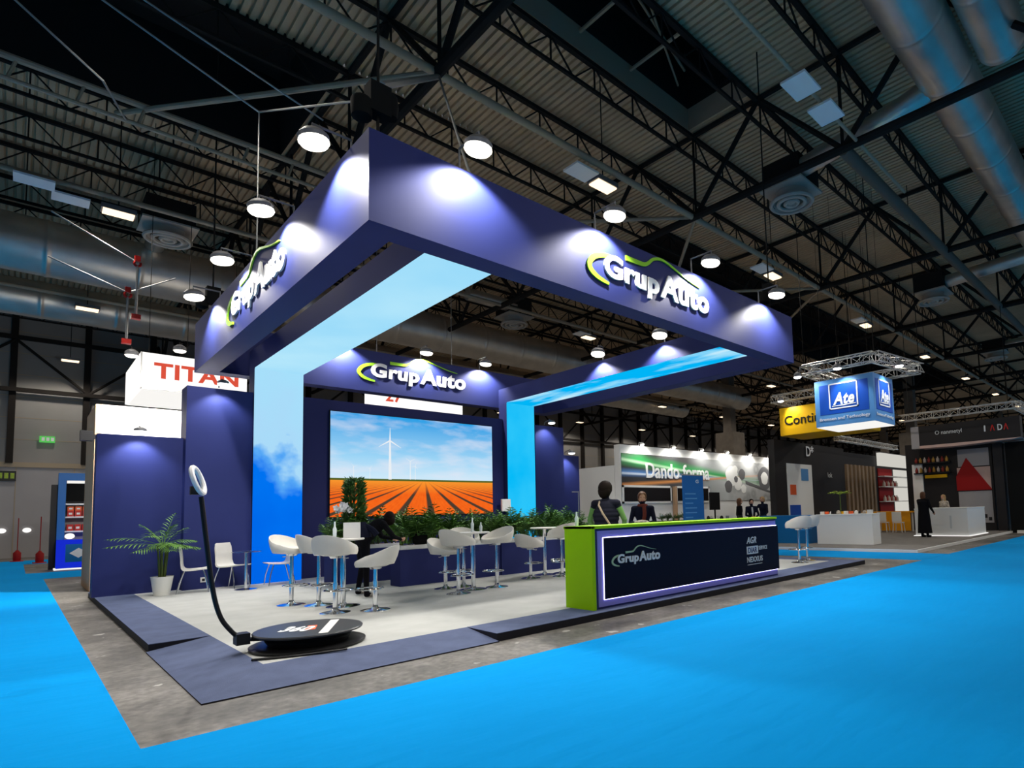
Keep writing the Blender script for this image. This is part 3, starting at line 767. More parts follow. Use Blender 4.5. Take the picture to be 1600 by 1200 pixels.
place(s_high, 3.36, 9.72, math.radians(5), 'white bucket bar stool between the farthest left one and the one behind the turntable', G)
place(s_low, 3.70, 8.45, math.radians(130), 'low white bucket bar stool just left of the dark planter end', G)
place(s_low, 5.60, 9.80, math.radians(-70), 'low white bucket bar stool in front of the planter, left of the middle table', G)
place(s_high, 5.36, 8.95, math.radians(15), 'white bucket bar stool at the middle table, left side, back to the camera', G)
place(s_high, 6.28, 9.15, math.radians(190), 'white bucket bar stool at the right side of the middle table', G)
place(s_high, 5.95, 9.75, math.radians(-110), 'white bucket bar stool behind the middle table', G)
place(s_low, 7.52, 9.75, math.radians(10), 'low white bucket bar stool left of the table beside the green counter end', G)
place(s_high, 8.12, 9.45, math.radians(80), 'white bucket bar stool nearest the green counter end', G)
place(s_high, 8.55, 9.95, math.radians(170), 'white bucket bar stool behind the one nearest the green counter end', G)
place(s_high, 13.04, 6.6, math.radians(55), 'white bucket bar stool right of the bar counter, nearer one of the pair', G)
place(s_high, 13.70, 6.72, math.radians(70), 'white bucket bar stool right of the bar counter, half behind the other', G)
def table(x, y, label):
    t = thing('bar_table', label, 'bar table', (x, y, SZ))
    mk('tabletop', B().lathe([(.29, 1.0), (.30, 1.01), (.30, 1.025), (.29, 1.03)], n=32), 'white', t)
    mk('pole', B().lathe([(.04, .03), (.04, .985), (.1, 1.0)], n=14), 'chrome', t)
    mk('base', B().lathe([(.24, 0), (.24, .01), (.2, .02), (.06, .035), (.045, .06)], n=28), 'chrome', t)
    return t
table(3.55, 9.25, 'round white bar table among the stools left of the planter')
table(5.82, 9.22, 'round white bar table among the middle stools')
table(8.10, 10.0, 'round white bar table near the green counter end')
def glass(x, y, z, label, h=.2, r=.03):
    t = B(); t.lathe([(r*.8, 0), (r, h*.55), (r*.45, h*.72), (r*.4, h)], n=12)
    return tag(mk('water_bottle', t, 'glass', loc=(x, y, z)), label, 'bottle')
glass(5.80, 9.2, SZ+1.031, 'clear bottle standing on the middle bar table, taller one', .26); glass(5.94, 9.14, SZ+1.031, 'short clear bottle on the middle bar table', .17)
glass(3.44, 9.3, SZ+1.031, 'clear bottle standing on the left bar table', .26); glass(5.62, 6.2, 1.222, 'small white bottle standing on the green corner of the bar counter', .2)
def chair():
    t = thing('dining_chair', 'c', 'chair')   # seat front is +X
    b = B(); R = []
    prof = [(.24, .445), (.05, .43), (-.12, .425), (-.19, .45), (-.215, .53), (-.225, .68), (-.25, .86), (-.262, .89)]
    rings = []
    for (x, z) in smoothpts(prof, 3):
        hw = .215 if z < .5 else .205-.03*max(0, z-.8)/.1
        rings.append([(x, -hw, z), (x, hw, z), (x+.028, hw*.98, z+.028), (x+.028, -hw*.98, z+.028)])
    b.loft(rings, False); mk('seat_shell', b, 'leather', t, bevel=.008)
    for sx, sy in ((1, 1), (1, -1), (-1, 1), (-1, -1)):
        mk('leg', B().path([(.15*sx-.01, .16*sy, .43), (.2*sx-.02*(sx < 0), .19*sy, .22), (.23*sx-.04*(sx < 0), .2*sy, 0)], .011, 7), 'chrome', t)
    return t
ch = chair(); ch.location = (2.48, 13.8, SZ); ch.rotation_euler = (0, 0, math.radians(-12)); ch['label'] = 'white chair with chrome legs seen from the side, beside the potted palm'
dup(ch, (3.16, 14.0, SZ), math.radians(-55), 'white chair with its square back toward the taller navy wall')
dup(ch, (3.95, 13.75, SZ), math.radians(178), 'white chair in front of the blue column')
for o in bpy.data.objects:
    if o.name.startswith('dining_chair'): o['group'] = 'white chairs by the navy wall'
t = thing('side_table', 'low round glass table on a chrome pole between the white chairs', 'table', (3.24, 13.32, SZ))
mk('tabletop', B().lathe([(.25, .735), (.26, .74), (.26, .745), (.25, .75)], n=30), 'clear', t); mk('pole', B().lathe([(.03, .02), (.03, .72), (.09, .735)], n=12), 'chrome', t)
mk('base', B().lathe([(.2, 0), (.2, .01), (.05, .03)], n=24), 'chrome', t)

# ================================================================== ROTATING PHOTO PLATFORM
t = thing('photo_booth', 'round black turntable with a bent arm carrying a white ring light', 'photo booth', (2.25, 6.78, SZ))
mk('top_disc', B().lathe([(.50, .145), (.525, .15), (.53, .165), (.52, .175)], n=48), ['disc'], t)
mk('drum', B().lathe([(.38, .03), (.42, .09), (.38, .145)], n=40), 'black', t)
mk('base_ring', B().lathe([(.52, 0), (.555, .012), (.56, .03), (.52, .042), (.39, .035)], n=48), 'black', t)
mk('rotating_arm', B().path(smoothpts([(0, 0, .11), (-.40, .06, .12), (-.60, .12, .15), (-.72, .12, .27), (-.80, .12, .42), (-.86, .12, .68), (-.92, .12, 1.15), (-.97, .12, 1.58)], 4), [.022]*29, 8), 'black', t)
b = B(); b.box(-.66, .05, .09, -.54, .19, .20); mk('arm_joint', b, 'black', t)
rg = [(0, 0)]; C0 = Vector((-1.0, .12, 1.74)); ax = Vector((.86, -.40, .31)).normalized(); u = ax.orthogonal().normalized(); v = ax.cross(u)
b = B(); b.path([C0+(u*math.cos(2*PI*k/32)+v*math.sin(2*PI*k/32))*.135 for k in range(32)], .024, 8, True); mk('ring_light', b, 'ring_glow', t)
b = B(); b.box(-1.06, .09, 1.60, -.99, .15, 1.68); mk('phone_mount', b, 'black', t)
tx = lambda s, x, y, w_, h_, m: text('disc_print', s, m, t, (x, y, .1755), Vector((.74, -.67, 0)), Vector((.67, .74, 0)), Z_, w_, h_, .002, .04)
tx('360', -.32, -.0, .30, .30, 'white_letter')
b = B()
d1, d2 = Vector((.47, .88, 0)), Vector((.88, -.47, 0))
c = Vector((.17, -.10, .1765)); b.quad(c-d1*.40-d2*.045, c-d1*.40+d2*.045, c+d1*.42+d2*.045, c+d1*.42-d2*.045); mk('disc_print', b, 'white', t)
b = B(); c = Vector((.02, -.03, .1765)); b.quad(c-d1*.16-d2*.05, c-d1*.12+d2*.05, c+d1*.14+d2*.03, c+d1*.14-d2*.06); mk('disc_print', b, 'orange', t)
cab = B().path(smoothpts([(1.62, 6.42, SZ+.012), (1.78, 6.33, SZ+.012), (2.05, 6.22, SZ+.012), (2.4, 6.14, SZ+.012)], 5), .012, 6)
tag(mk('power_cable', cab, 'black'), 'thin black cable on the carpet edge in front of the turntable', 'cable')

# ================================================================== PLANTS
def frond(b, base, az, L, lift, droop, leaf, n=14, wl=.02):
    """one pinnate frond: curved midrib with leaflets on both sides"""
    P = []; d = Vector((math.cos(az), math.sin(az), 0)); side = Vector((-d.y, d.x, 0))
    for i in range(n+1):
        t_ = i/n; P.append(Vector(base)+d*(L*t_*math.cos(lift)*(1+.1*t_))+Z_*(L*(math.sin(lift)*t_-droop*t_*t_)))
    b.path([tuple(p) for p in P], [.007*(1-.75*i/n) for i in range(n+1)], 4)
    for i in range(3, n+1):
        t_ = i/n; ll = leaf*(math.sin(PI*min(1, .18+t_*.86))**.7)
        tg = (P[i]-P[i-1]).normalized()
        for sgn in (-1, 1):
            e = (side*sgn*.82+tg*.72+Z_*(-.22-.2*random.random())).normalized(); wn = e.cross(Z_).normalized()
            m_ = P[i]+e*ll*.5+Z_*.01
            b.quad(P[i], m_-wn*wl, P[i]+e*ll+Z_*(-.06*ll), m_+wn*wl)
t = thing('potted_palm', 'palm with arching fronds in a white pot before the low navy wall', 'potted plant', (1.98, 13.84, SZ))
mk('pot', B().lathe([(.125, 0), (.175, .33), (.18, .35), (.165, .35), (.155, .30)], n=28), 'pot', t)
mk('soil', B().lathe([(.155, .30), (.02, .31)], n=20), 'soil', t)
b = B()
for k in range(7): a = k*.9; b.tube((.04*math.cos(a), .04*math.sin(a), .29), (.09*math.cos(a), .09*math.sin(a), .95), .018, 6, .01)
mk('stem', b, 'stem', t)
b = B()
for k, (az, L, li, dr) in enumerate(((185, 1.0, .55, .42), (200, .95, .25, .28), (170, .75, 1.0, .35), (10, .75, .95, .4), (35, .9, 1.2, .25), (340, .62, .5, .5), (300, .6, .45, .55), (265, .55, .5, .5), (235, .75, .8, .6), (325, .8, 1.2, .45), (215, .6, .1, .3), (320, .55, .2, .4), (250, .6, .5, .6), (355, .6, .15, .35), (90, .6, .9, .4), (130, .6, .9, .4), (50, .62, .3, .5), (280, .5, .15, .45))):
    frond(b, (0, 0, .9+.02*(k % 3)), math.radians(az), L*.95, li*1.08, dr*.9, .27, 13, .0125)
mk('foliage', b, 'leaf', t)

def planter(x0, x1, y0, label):
    t = thing('planter_box', label, 'planter', (x0, y0, SZ)); L = x1-x0
    b = B(); b.box(0, 0, 0, L, .42, .70); mk('box', b, 'navy', t)
    b = B(); b.box(.03, .03, .70, L-.03, .39, .78); mk('liner', b, 'white_board', t)
    return t
planter(5.24, 7.55, 10.86, 'left half of the long navy planter row with a white liner')
planter(7.57, 10.1, 10.84, 'right half of the long navy planter row running behind the counter end')
planter(4.5, 6.0, 12.3, 'short navy planter behind the left stools beside the blue column')
def bush(kind):
    t = thing('leafy_plant', 'p', 'plant'); b = B(); n = (13, 16, 11)[kind]
    for k in range(n):
        frond(b, (random.uniform(-.05, .05), random.uniform(-.04, .04), .02), random.uniform(0, 6.28), random.uniform(.36, .60), random.uniform(.75, 1.45), random.uniform(.12, .4), random.uniform(.12, .2), 10, .018)
    mk('foliage', b, ('leaf', 'leaf_dark', 'leaf')[kind], t)
    b = B()
    for k in range(4): b.tube((random.uniform(-.04, .04), random.uniform(-.04, .04), -.02), (random.uniform(-.08, .08), random.uniform(-.08, .08), .16), .008, 5)
    mk('stem', b, 'stem', t); return t
protos = [bush(0), bush(1), bush(2)]; seen = [False]*3
def plant(x, y, z, k, s, label, group):
    p = protos[k]
    if not seen[k]: seen[k] = True; o = p; o.location = (x, y, z); o['label'] = label; o.scale = (s, s, s)
    else: o = dup(p, (x, y, z), random.uniform(0, 6.28), label, scale=(s, s, s))
    o['group'] = group
pl = 'ferny green plant growing in the long navy planter row'
for i in range(26): plant(5.38+i*.183, 11.07+random.uniform(-.08, .08), SZ+.785, i % 3, random.uniform(1.25, 1.7), pl, 'plants in the long planter row')
for i in range(9): plant(4.6+i*.155, 12.5+random.uniform(-.08, .08), SZ+.785, (i*2) % 3, random.uniform(1.2, 1.7), 'ferny green plant growing in the short planter beside the blue column', 'plants in the short planter')
# tall dark shrub and orchid in front of the screen
t = thing('clipped_shrub', 'tall narrow dark shrub standing in front of the tulip screen', 'shrub', (5.02, 12.52, SZ+.785))
b = B()
for i in range(1500):
    a, z = random.uniform(0, 6.28), random.uniform(.1, 1.36); r = .17*math.sqrt(random.random())*(1 if z < 1.25 else .7)
    c = Vector((r*math.cos(a), r*math.sin(a), z)); d = Vector((math.cos(a), math.sin(a), random.uniform(.2, 1.4))).normalized(); s_v = d.orthogonal().normalized()*.02
    b.quad(c, c+d*.06+s_v*1.3, c+d*.13, c+d*.06-s_v*1.3)
mk('foliage', b, 'leaf_dark', t); mk('stem', B().tube((0, 0, -.03), (0, 0, 1.2), .018, 6), 'stem', t)
t = thing('orchid_plant', 'white orchid blossoms in front of the lower left screen corner', 'flower', (4.72, 12.38, SZ+.785))
b = B()
for i in range(10):
    c = Vector((random.uniform(-.17, .2), random.uniform(-.05, .05), random.uniform(.72, .86)))
    for k in range(5):
        a = k*1.257+i; d = Vector((math.cos(a), -.25, math.sin(a))); n = Vector((-math.sin(a), 0, math.cos(a)))
        b.quad(c, c+d*.035+n*.03, c+d*.075, c+d*.035-n*.03)
mk('blossoms', b, 'petal', t)
b = B()
for k in range(3): b.path([(0, 0, -.02), (.03*(k-1), 0, .45), (.12*(k-1), 0, .80)], .006, 5)
mk('stem', b, 'stem', t)

# ================================================================== PEOPLE
def person(name, label, J, cloth, hair=None, voxel=.013, face=None, loc=(0, 0, SZ), rz=0, build=1.0, hands=True, look=0, extra=None):
    """J: joints in metres, z from the floor, facing +X. cloth: dict part -> material."""
    t = thing(name, label, 'person', loc, rz)
    V = {k: Vector(v) for k, v in J.items()}; bones = []
    b = B()
    def cap(p, q, r1, r2, m): b.capsule(V[p] if isinstance(p, str) else p, V[q] if isinstance(q, str) else q, r1*build, r2*build, 12); bones.append((V[p] if isinstance(p, str) else p, V[q] if isinstance(q, str) else q, m))
    up3 = (V['neck']-V['pelvis']).normalized()
    ac = (V['shl']-V['shr']).normalized(); fr = ac.cross(up3).normalized()
    rot = Matrix((fr, ac, up3)).transposed()
    ch = V['pelvis'].lerp(V['neck'], .68); wa = V['pelvis'].lerp(V['neck'], .33)
    b.ell(ch, (.118*build, .168*build, .20), 16, 10, rot); b.ell(wa, (.105*build, .14*build, .17), 16, 10, rot); b.ell(V['pelvis']+up3*.02, (.118*build, .165*build, .14), 16, 10, rot)
    bones.append((V['pelvis']+up3*.1, V['neck']-up3*.03, 'top')); bones.append((V['pelvis']-up3*.08, V['pelvis']+up3*.04, 'trousers'))
    cap('neck', V['head']-Z_*.03, .056, .052, 'skin')
    cap(V['neck']-up3*.035, 'shl', .06, .062, 'top'); cap(V['neck']-up3*.035, 'shr', .06, .062, 'top')
    for s in 'lr':
        cap('sh'+s, 'el'+s, .056, .043, 'sleeve'); cap('el'+s, 'wr'+s, .043, .029, 'sleeve')
        cap('hip'+s, 'kn'+s, .088, .058, 'trousers'); cap('kn'+s, 'an'+s, .056, .04, 'trousers')
        toe = V['an'+s]+fr*Vector((1, 1, 0)).length*.0+Vector((fr.x, fr.y, 0)).normalized()*.17; toe.z = V['an'+s].z-.045
        cap(V['an'+s]-Z_*.03, toe, .042, .033, 'shoe')
        if hands:
            w_ = V['wr'+s]; d = (w_-V['el'+s]).normalized(); sd = d.cross(fr)
            sd = sd.normalized() if sd.length > .2 else ac.copy(); nn = d.cross(sd).normalized()
            palm = w_+d*.075
            cap(w_+d*.02, palm, .03, .034, 'skin')
            for i, ln in enumerate((.062, .072, .068, .054)):
                o_ = palm+sd*((i-1.5)*.019); k1 = o_+d*ln*.55+nn*.006; k2 = k1+d*ln*.42+nn*.028
                cap(o_, k1, .0095, .009, 'skin'); cap(k1, k2, .009, .008, 'skin')
            th = w_+d*.035-sd*.026; cap(th, th-sd*.026+d*.03+nn*.012, .0115, .0105, 'skin'); cap(th-sd*.026+d*.03+nn*.012, th-sd*.030+d*.058+nn*.02, .0105, .009, 'skin')
    H = V['head']; hd = Matrix.Rotation(look, 3, 'Z')
    hf = (hd @ Vector((fr.x, fr.y, 0)).normalized()) if Vector((fr.x, fr.y, 0)).length > .2 else fr
    hs = Z_.cross(hf).normalized(); hr = Matrix((hf, hs, Z_)).transposed()
    b.ell(H+Z_*.02, (.093, .074, .112), 16, 12, hr); b.ell(H+hf*.025-Z_*.05, (.062, .052, .06), 12, 8, hr)
    b.capsule(H+hf*.088+Z_*.018, H+hf*.108-Z_*.022, .009, .014, 8)
    for s in (-1, 1): b.ell(H+hs*.076*s, (.02, .01, .032), 8, 6, hr)
    b.ell(H+hf*.078+Z_*.035, (.015, .048, .010), 10, 6, hr)
    bones.append((H-Z_*.07, H+Z_*.08, 'skin'))
    me = bpy.data.meshes.new('tmp'); me.from_pydata(b.v, [], b.f)
    tmp = bpy.data.objects.new('tmp', me); COL.objects.link(tmp)
    md = tmp.modifiers.new('r', 'REMESH'); md.mode = 'VOXEL'; md.voxel_size = voxel
    sm = tmp.modifiers.new('s', 'SMOOTH'); sm.iterations = 2; sm.factor = .5
    dg = bpy.context.evaluated_depsgraph_get(); dg.update()
    bm = bpy.data.meshes.new_from_object(tmp.evaluated_get(dg)); bpy.data.objects.remove(tmp)
    mats = ['skin', 'lip', cloth['top'], cloth.get('sleeve', cloth['top']), cloth['trousers'], cloth.get('shoe', 'black_matt')]
    idx = {'skin': 0, 'top': 2, 'sleeve': 3, 'trousers': 4, 'shoe': 5}
    bm.materials.clear()
    for m_ in mats: bm.materials.append(M[m_])
    mouth = H+hf*.09-Z_*.055
    for p in bm.polygons:
        p.use_smooth = True; c = p.center; best = 9; bi = 2
        for (p0, q0, m_) in bones:
            d = q0-p0; L2 = d.length_squared; tt = 0 if L2 < 1e-9 else max(0, min(1, (c-p0).dot(d)/L2)); ds = (c-p0-d*tt).length
            if m_ == 'top': ds -= cloth.get('bias', .09)
            if m_ == 'trousers': ds -= .035
            if m_ == 'sleeve': ds -= .012
            if ds < best: best = ds; bi = idx[m_]
        if (c-mouth).length < .024 and abs((c-mouth).z) < .010: bi = 1
        p.material_index = bi
    bm.name = 'body'; o = bpy.data.objects.new('body', bm); COL.objects.link(o); o.parent = t
    e = B()
    for s in (-1, 1): e.ell(H+hf*.083+hs*.031*s+Z_*.020, (.010, .012, .007), 8, 6, hr)
    mk('eyes', e, 'eye', t)
    if hair:
        hm, length = hair[:2]; hv = hair[2] if len(hair) > 2 else 1.0; h = B()
        h.ell(H-hf*.012+Z_*.045, (.105*hv, .09*hv, .10*hv), 18, 10, hr); h.ell(H-hf*.045-Z_*.005, (.074*hv, .088*hv, .105*hv), 16, 8, hr)
        if length: 
            h.ell(H-hf*.05-Z_*(.05+length*.4), (.05, .09, .10+length*.5), 16, 8, hr)
            for s in (-1, 1): h.ell(H+hs*.072*s-hf*.01-Z_*(.04+length*.3), (.04, .026, .09+length*.4), 12, 8, hr)
        # keep the face free
        h.v = [tuple(Vector(v_) if (Vector(v_)-H).dot(hf) < .05+.5*max(0, (Vector(v_)-H).z-.05) else Vector(v_)-hf*((Vector(v_)-H).dot(hf)-(.05+.5*max(0, (Vector(v_)-H).z-.05)))) for v_ in h.v]
        mk('hair', h, hm, t)
    if extra: extra(t, V, fr, ac, up3)
    return t
def stand(ht=1.78, armL=None, armR=None, spread=.09, lean=0):
    k = ht/1.78
    J = dict(pelvis=(0, 0, .95), neck=(lean, 0, 1.47), head=(lean*1.25+.02, 0, 1.635), shl=(lean, .19, 1.42), shr=(lean, -.19, 1.42),
             ell=(lean-.03, .25, 1.13), elr=(lean-.03, -.25, 1.13), wrl=(lean+.06, .25, .90), wrr=(lean+.06, -.25, .90),
             hipl=(0, spread, .90), hipr=(0, -spread, .90), knl=(.02, spread+.01, .50), knr=(.02, -spread-.01, .50), anl=(-.01, spread+.02, .085), anr=(-.01, -spread-.02, .085))
    if armL: J['ell'], J['wrl'] = armL
    if armR: J['elr'], J['wrr'] = armR
    return {a: tuple(c_*k for c_ in v) for a, v in J.items()}
def vest_extra(t, V, fr, ac, up3):
    b = B(); pts = []
    b.path([V['neck']+ac*.10-fr*.02+Z_*.0, V['neck']+ac*.095-fr*.14-up3*.08, V['neck']+ac*.02-fr*.178-up3*.22, V['pelvis']-ac*.10-fr*.165+up3*.12, V['pelvis']-ac*.20-fr*.08+up3*.05], .018, 6)
    mk('bag_strap', b, 'strap', t)
    b = B(); R = []
    for i in range(41):
        u_ = i/40; c = V['pelvis'].lerp(V['neck'], -.12+1.16*u_)
        A = (.20, .195, .195, .20, .212, .225, .228, .20, .135, .085, .08); Fd = (.15, .148, .146, .15, .158, .162, .155, .135, .105, .082, .078)
        q = u_*10; j = min(int(q), 9); f_ = q-j; ra = A[j]*(1-f_)+A[j+1]*f_; rf = Fd[j]*(1-f_)+Fd[j+1]*f_; bul = .011*abs(math.sin(u_*8*PI)) if u_ < .85 else 0
        R.append([c+fr*(rf+bul)*math.cos(a_)+ac*(ra+bul)*math.sin(a_) for a_ in [2*PI*k/28 for k in range(28)]])
    b.loft(R)
    mk('vest', b, 'vest', t)
# person at the counter seen from behind, turned slightly to the right
person('person', 'person with short dark hair, dark vest and green sleeves, turned away at the bar', stand(1.84, ((.06, .30, 1.14), (.22, .24, .98)), ((.06, -.30, 1.14), (.22, -.26, .98))),
       dict(top='vest', sleeve='sleeve', trousers='cloth_navy', bias=.05), ('hair_dark', 0, 1.36), .011, loc=(7.22, 7.2, SZ), rz=math.radians(32), build=1.12, look=-.35, extra=vest_extra)
def scarf(t, V, fr, ac, up3):
    b = B(); b.path([V['neck']+fr*.075*math.cos(a)+ac*.08*math.sin(a)+Z_*.015 for a in [2*PI*i/16 for i in range(16)]], .032, 8, True)
    b.path(smoothpts([V['neck']+fr*.09+ac*.04, V['neck']+fr*.13+ac*.05-Z_*.2, V['neck']+fr*.15-Z_*.38], 3), .04, 8)
    mk('scarf', b, 'wine', t)
    b = B(); b.ell(V['wrr'].lerp(V['wrl'], .5)+Z_*.02+fr*.03, (.07, .16, .06), 12, 8); mk('held_papers', b, 'cloth_pattern', t)
person('person', 'person with brown hair in a dark jacket facing the bar, papers in both hands', stand(1.72, ((.08, .26, 1.13), (.30, .08, 1.10)), ((.08, -.26, 1.13), (.30, -.06, 1.10))),
       dict(top='cloth_navy', trousers='cloth_black'), ('hair_brown', .0, 1.06), .012, loc=(9.15, 8.05, SZ), rz=math.radians(215), extra=scarf, look=.2)
# bent person beside the planter
Jb = dict(pelvis=(0, 0, .93), neck=(.30, -.06, 1.27), head=(.44, -.08, 1.30), shl=(.28, .13, 1.22), shr=(.26, -.24, 1.22), ell=(.42, .20, 1.0), elr=(.42, -.28, 1.0), wrl=(.58, .12, .95), wrr=(.58, -.2, .95),
          hipl=(0, .09, .88), hipr=(0, -.09, .88), knl=(.06, .16, .48), knr=(-.02, -.2, .48), anl=(.0, .2, .085), anr=(-.05, -.28, .085))
person('person', 'person in black bending over beside the left end of the planter', Jb, dict(top='cloth_black', trousers='cloth_black', shoe='shoe'), ('hair_dark', 0), .013, loc=(4.22, 10.15, SZ), rz=math.radians(0), look=1.3)
# white papers and dark coat on the left bar table
b = B(); b.box(-.12, -.01, 0, .12, .01, .24); tag(mk('paper_bag', b, 'cloth_white', loc=(3.62, 9.1, SZ+1.031), rz=-.5), 'white paper bag standing on the left bar table', 'bag')
t = thing('draped_coat', 'dark coat bundled on the left bar table beside the white bag', 'coat', (3.83, 9.28, SZ+1.031))
b = B(); R = []
for i in range(11):
    f_ = i/10
    R.append([(.0+.17*(1-.55*f_)*math.cos(a)*(1+.12*math.sin(3*a+f_*4)), .14*(1-.55*f_)*math.sin(a)*(1+.12*math.cos(2*a+f_*5)), f_*.24) for a in [2*PI*j/20 for j in range(20)]])
b.loft(R); mk('fabric', b, 'cloth_navy', t)
b = B(); b.path(smoothpts([(.02, .0, .20), (.14, -.08, .12), (.20, -.13, .03)], 4), .045, 8); mk('coat_sleeve', b, 'cloth_navy', t)
# dark shoulder bags at the stools
def bag(x, y, z, label):
    t = thing('shoulder_bag', label, 'bag', (x, y, z)); b = B()
    b.loft([[(.15*k*math.cos(a), .09*k*math.sin(a), zz) for a in [2*PI*j/18 for j in range(18)]] for k, zz in ((.7, 0), (1, .03), (1.05, .14), (.85, .26), (.35, .30))])
    mk('body', b, 'black_matt', t); b = B(); b.path([(.12*math.cos(a), 0, .25+.16*math.sin(a)) for a in [PI*i/10 for i in range(11)]], .01, 6); mk('strap', b, 'black_matt', t)
bag(5.72, 10.99, SZ+.782, 'black bag set on the planter liner behind the middle stools'); bag(7.42, 10.98, SZ+.782, 'black bag set on the planter liner left of the counter end table')
# three people behind the counter's far end
person('person', 'person in a dark dress, left of the three by the grey wall print', stand(1.70), dict(top='cloth_black', trousers='cloth_black'), ('hair_brown', .1), .016, loc=(19.3, 12.1, .1), rz=math.radians(-40))
person('person', 'person in dark suit and white shirt, middle of three by the grey print', stand(1.66, ((.1, .26, 1.12), (.3, .1, 1.05)), ((.1, -.26, 1.12), (.3, -.1, 1.05))), dict(top='cloth_navy', trousers='cloth_black'), ('hair_dark', 0), .016, loc=(20.0, 12.0, .1), rz=math.radians(225),
       extra=lambda t, V, fr, ac, up3: mk('shirt_front', B().path([V['neck']+fr*.09-up3*.03, V['neck']+fr*.13-up3*.2, V['neck']+fr*.135-up3*.36], [.03, .035, .015], 8), 'cloth_white', t))
person('person', 'person with light hair and dark jacket, right of three by the grey print', stand(1.76, ((.1, .3, 1.15), (.25, .2, .95)), ((.2, -.3, 1.2), (.42, -.28, 1.12))), dict(top='cloth_navy', trousers='cloth_black'), ('hair_blond', 0), .016, loc=(20.85, 12.0, .1), rz=math.radians(170))

# ================================================================== NEIGHBOUR STAND WITH WALL PRINT
bw = thing('backdrop_wall', 'wide white stand wall with a light trail print and white lettering', 'wall panel', (16.07, 15.2, 0))
box('board', 'white_board', (0, 0, 0, 11.85, .3, 3.98), bw)
mk('wall_print', B().box(.06, -.02, 0, 11.7, 0, 1.85), 'print', bw, (0, 0, 1.80))
text('sign_letters', 'Dando forma', 'white_letter', bw, (1.45, -.02, 2.72), X_, Z_, -Y_, 4.3, .62, .03, .012)
b = B()
for (cx_, cz_, r_, kk) in ((10.6, 2.9, .62, 1), (10.6, 2.9, .34, 0), (7.6, 2.95, .5, 0), (8.1, 2.6, .34, 0), (7.3, 2.45, .3, 1), (8.5, 3.05, .28, 1), (7.9, 3.25, .22, 0), (8.6, 2.35, .22, 0), (7.95, 2.8, .16, 1)):
    b.k = kk; b.prism([(cx_+r_*math.cos(a)*(1+.08*math.sin(5*a)), cz_+r_*.95*math.sin(a)) for a in [2*PI*i/22 for i in range(22)]], 1, -.024-.0008*len(b.f)/24, -.02)
b.k = 1; b.prism([(8.8, 2.75), (11.2, 2.25), (11.2, 2.17), (8.8, 2.6)], 1, -.03, -.02)
mk('machine_print', b, ['white_board', 'flood_body'], bw)
b = B()
for x0, x1 in ((.04, 3.0), (3.3, 5.7)):
    for d in ((x0, -.06, 2.34, x1, -.02, 2.42), (x0, -.06, 1.72, x1, -.02, 1.80), (x0, -.06, 1.72, x0+.08, -.02, 2.42), (x1-.08, -.06, 1.72, x1, -.02, 2.42)): b.box(*d)
mk('screen_frame', b, 'white_board', bw)
def tv(x0, x1, label):
    t = thing('wall_tv', label, 'screen', (x0, 15.16, 1.8)); mk('casing', B().box(0, -.03, 0, x1-x0, .01, .54), 'black', t); mk('panel', B().box(.03, -.036, .03, x1-x0-.03, -.03, .51), 'tv', t)
tv(16.2, 18.97, 'dark wall screen in a white frame behind the person with papers'); tv(19.47, 21.66, 'dark wall screen in a white frame left of the blue banner')
tag(mk('clamp_light_row', B().box(0, 0, 0, .01, .01, .01), 'white', loc=(16.2, 15.0, 3.99)), 'x', 'x')
bpy.data.objects.remove(bpy.data.objects['clamp_light_row'])
for i in range(6):
    t = thing('clip_spotlight', 'small clip spotlight on the top edge of the light trail wall', 'spotlight', (17.2+i*2.0, 15.05, 4.0), 0, 'clip spotlights on the print wall')
    mk('housing', B().lathe([(.05, .1), (.09, .04), (.09, 0)], n=12), 'white', t); mk('lens', B().lathe([(.08, 0), (.03, -.02)], n=12), 'wash_lens', t)
    mk('arm', B().path([(0, .0, .08), (0, .15, .12), (0, .2, -.02)], .012, 5), 'white', t)
    spot('clip_beam', (0, -.35, -.02), (0, .15, -1.0), 75, 150, .6, (1, .97, .9), t)
b = B(); b.box(16.07, 15.52, 0, 16.17, 18.0, 3.2); tag(mk('side_wall', b, 'white_board'), 'plain white stand side wall left of the light trail print', 'wall panel')
t = thing('roll_up_banner', 'tall blue roll-up banner standing behind the bar counter', 'banner', (11.78, 9.0, SZ))
mk('banner_sheet', B().box(0, 0, .08, .88, .02, 2.2), 'blueprint', t); mk('base', B().box(-.03, -.12, 0, .91, .14, .08), 'alu', t); mk('top_rail', B().box(-.01, -.01, 2.19, .89, .03, 2.22), 'alu', t)
text('banner_print', 'G', 'grey_letter', t, (.55, 0, 2.0), X_, Z_, -Y_, .13, .09, .003, .02)
b = B()
for i in range(9): b.box(.08, -.002, .75+i*.12, .08+random.uniform(.3, .65), 0, .78+i*.12)
mk('banner_print', b, 'atelight', t)
t = thing('display_monitor', 'black monitor on a stand right of the blue banner', 'monitor', (20.3, 14.2, 0))
mk('screen', B().box(.1, -.03, 1.38, .8, .03, 2.12), 'black', t); mk('stand_pole', B().box(.42, -.02, .03, .48, .02, 1.4), 'black', t); mk('foot', B().box(.2, -.2, 0, .7, .2, .03), 'black', t)
t = thing('stand_post', 'slim dark post between the two wall screens', 'post', (19.22, 15.1, 0)); box('post_bar', 'brown', (-.08, -.06, 0, .08, .06, 2.4), t); box('foot', 'black', (-.15, -.06, 0, .15, .08, .04), t)
def lowplanter(x0, x1, y, label):
    t = thing('planter_box', label, 'planter', (x0, y, 0)); box('box', 'navy_dark', (0, 0, 0, x1-x0, .4, 1.05), t); box('soil', 'soil', (.04, .04, 1.05, x1-x0-.04, .36, 1.07), t)
lowplanter(14.9, 17.3, 12.2, 'dark low planter behind the bar, below the second wall screen')
